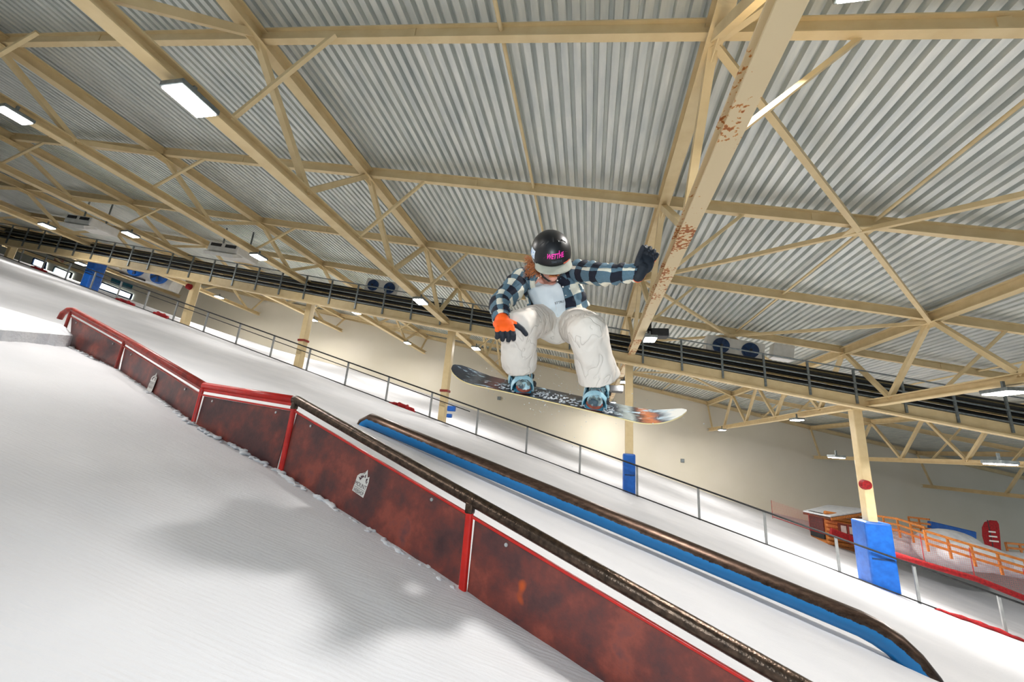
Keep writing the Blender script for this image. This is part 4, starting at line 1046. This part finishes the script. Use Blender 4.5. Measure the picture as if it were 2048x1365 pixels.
# opening from the wearer's right (image left) to just past the middle
a0 = lambda f_: math.radians(9+8*math.sin(f_*PI)+16*(1-f_)*.5)
a1 = lambda f_: math.radians(360-55-12*(1-f_))
vs, fs, uvs = shirt_part(a0, a1, SRows, .012)
b = MB().add(vs, fs, uvs)
def sleeve(pts, rs, seed):
    global b
    P_ = []; R_s = []
    m_ = len(pts)
    for i in range(m_-1):
        for q in range(7):
            f_ = q/7; a = pts[i]; c = pts[i+1]
            # catmull rom
            p_0 = pts[i-1] if i else a*2-c; p_3 = pts[i+2] if i+2 < m_ else c*2-a
            P_.append(.5*((2*a)+(c-p_0)*f_+(2*p_0-5*a+4*c-p_3)*f_*f_+(3*a-p_0-3*c+p_3)*f_**3)); R_s.append(rs[i]+(rs[i+1]-rs[i])*f_)
    P_.append(pts[-1]); R_s.append(rs[-1])
    prev = None; vs = []; uvs = []; L = 0; n2 = 28
    for i, p in enumerate(P_):
        t = (P_[min(i+1, len(P_)-1)]-P_[max(i-1, 0)]).normalized()
        if i: L += (p-P_[i-1]).length
        x_ = (prev-t*prev.dot(t)) if prev is not None else (Vector((0,-1,.3))-t*Vector((0,-1,.3)).dot(t))
        x_.normalize(); prev = x_; y_ = t.cross(x_)
        for k in range(n2+1):
            th = 2*PI*k/n2
            fold = 1+.11*math.sin(L*95+1.4*math.sin(th+seed))*(.6+.4*math.cos(th*2+seed))+.05*math.sin(L*170+th*2)
            vs.append(p+(x_*math.cos(th)+y_*math.sin(th))*R_s[i]*fold); uvs.append((th*.062+.02+seed*.01, L+.03))
    fs = [(j*(n2+1)+k, j*(n2+1)+k+1, (j+1)*(n2+1)+k+1, (j+1)*(n2+1)+k) for j in range(len(P_)-1) for k in range(n2)]
    b.add(vs, fs, uvs)
sleeve([S3+(shL-S3)*.45, shL, shL+(elL-shL)*.5, elL, elL+(wrL-elL)*.6, wrL+(wrL-elL)*.02], [.085, .088, .080, .074, .062, .054], 0)
sleeve([S3+(shR-S3)*.45, shR, shR+(elR-shR)*.5, elR, elR+(wrR-elR)*.6, wrR+(wrR-elR)*.06], [.085, .084, .074, .066, .060, .050], 2)
# collar
vs = []; uvs = []
for j in range(3):
    for k in range(25):
        th = math.radians(14+(360-62-14)*k/24); rr = .090+.018*j
        vs.append(S3+spn*(.045-.018*j)+sdv*rr*math.sin(th)+frn*rr*.9*math.cos(th)); uvs.append((th*.1, .05*j))
b.add(vs, [(j*25+k, j*25+k+1, (j+1)*25+k+1, (j+1)*25+k) for j in range(2) for k in range(24)], uvs)
sh_ = b.build('plaid_shirt', M['plaid'], rider, smooth=True)
th_ = sh_.modifiers.new('thick', 'SOLIDIFY'); th_.thickness = .003
tx = bpy.data.textures.new('folds', 'CLOUDS'); tx.noise_scale = .06; d_ = sh_.modifiers.new('folds', 'DISPLACE'); d_.texture = tx; d_.strength = .022; d_.texture_coords = 'LOCAL'
for k in range(4):
    f_ = .12+.22*k; row = SRows[int(f_*(len(SRows)-1))]; th = a0(f_)+.06
    p = row[0]+sdv*(row[1]+.02)*math.sin(th)+frn*(row[2]+.025)*math.cos(th)
    MB().tube([p, p+frn*.004], .006, 10).build('button', M['white'], sh_)

# baggy pants
b = MB()
def baggy(hp, kn, an, r0, rk, rc, cuff, out):
    u1 = (kn-hp).normalized(); shn = (cuff-kn)
    b.capsule(pel, hp, .135, r0); b.capsule(hp, hp+(kn-hp)*.55, r0, r0*.98); b.capsule(hp+(kn-hp)*.5, kn, r0*.98, rk)
    kn2 = kn+Vector((0, .01, 0)); 
    pts = [kn2+shn*f_ for f_ in (0, .15, .35, .6, .85, 1.0)]
    b.tube(pts, [rk*.98, rk*1.01, rk*.98, (rk+rc)/2*.99, rc*1.02, rc*1.04], 28)
cfL = at(1038, 735, 2.60); cfR = at(1199, 757, 2.50)
baggy(hpL, knL, ankles[0], .125, .116, .113, cfL, -1); baggy(hpR, knR, ankles[1], .130, .122, .126, cfR, 1)
b.ball(at(1112, 660, 2.76), (.15, .08, .10), None, 20, 12)
b.ball(pel, (.17, .14, .12), None, 20, 14)
pn_ = b.build('pants', M['pants'], rider, origin=pel)
remesh(pn_, .008, 7, [(.22, .04), (.07, .008)])
for (kn, cf, s_) in ((knL, cfL, -1), (knR, cfR, 1)):
    c = kn+(cf-kn)*.9; MB().box(c+Vector((s_*.1, -.04, 0)), (.006, .03, .02)).build('cuff_snap', M['greyink'], pn_)

# gloved hands
def hand(wr, ydir, zdir, s, name, lab, curl, tcurl, spread=.0, tl=.8, mat='glove', sc_=1.12):
    y = ydir.normalized(); z = (zdir-y*zdir.dot(y)).normalized(); x = y.cross(z)
    Rh = Matrix((x, y, z)).transposed(); b = MB()
    b.ball((0, .055, 0), (.046, .054, .019), None, 18, 12).ball((s*.022, .035, -.008), (.026, .034, .017)).ball((-s*.026, .04, -.006), (.02, .036, .016))
    b.capsule((0, -.025, 0), (0, .02, 0), .031, .034)
    for (xo, ln, cu_) in ((.033, .076, 0), (.0115, .084, .06), (-.0115, .078, .12), (-.033, .062, .2)):
        p = Vector((s*xo, .090, .002)); a = -.05; dx = s*spread*xo*18
        for (sg, fr_, r0) in ((.45, .7, .0118), (.30, 1.1, .0110), (.27, .8, .0102)):
            a += curl*fr_+cu_*.5; q = p+Vector((dx*.2, math.cos(a), -math.sin(a)))*ln*sg*1.05; b.capsule(p, q, r0, r0*.93, 10); p = q
    p = Vector((s*.030, .022, -.006)); dirs = [(s*tl, .58, -.18), (s*tl*.95, .60, -.2-tcurl), (s*tl*.6, .78, -.3-tcurl)]
    for dv, ln, r0 in zip(dirs, (.038, .034, .028), (.0155, .0135, .0125)):
        q = p+Vector(dv).normalized()*ln; b.capsule(p, q, r0, r0*.92, 12); p = q
    me_o = b.build(name, M[mat], None)
    me_o.matrix_basis = Matrix.Translation(wr) @ Rh.to_4x4() @ Matrix.Scale(sc_, 4)
    me_o.parent = rider; me_o.matrix_parent_inverse = world_of(rider).inverted()
    me_o['label'] = lab; remesh(me_o, .0032, 2)
    return me_o
hand(wrL+Vector((0, -.0, .005)), Vector((.32, -.60, -.62)), Vector((.1, -.70, .62)), -1, 'glove', 'bright orange knit glove with black fingertips', 1.0, .25, .5, sc_=1.36)
hand(wrR+Vector((.012, -.01, .0)), Vector((.40, -.05, .88)), Vector((-.10, .98, .1)), 1, 'glove', 'glove showing its black rubber palm', 1.0, .6, .1, tl=.15, sc_=1.22)

# flakes knocked off the board
b = MB(); random.seed(11)
for k in range(230):
    c = bp_(random.gauss(-.05, .28), random.gauss(-.02, .14), random.gauss(.04, .12)-.02)
    b.ball(c, random.uniform(.0012, .0038), None, 6, 4)
for k in range(170):
    fx = random.choice((-.30, .23, .0, .3, -.1)); c = bp_(fx+random.gauss(0, .10), random.uniform(-.02, .12), .006+abs(random.gauss(0, .004))); b.ball(c, (random.uniform(.004, .014), random.uniform(.003,.008), .004), None, 6, 4)
o = b.build('snow_spray', M['snowclump'], smooth=True, origin=Bc); tag(o, 'loose snow flakes flying around and caked on the snowboard', 'snow', kind='stuff')
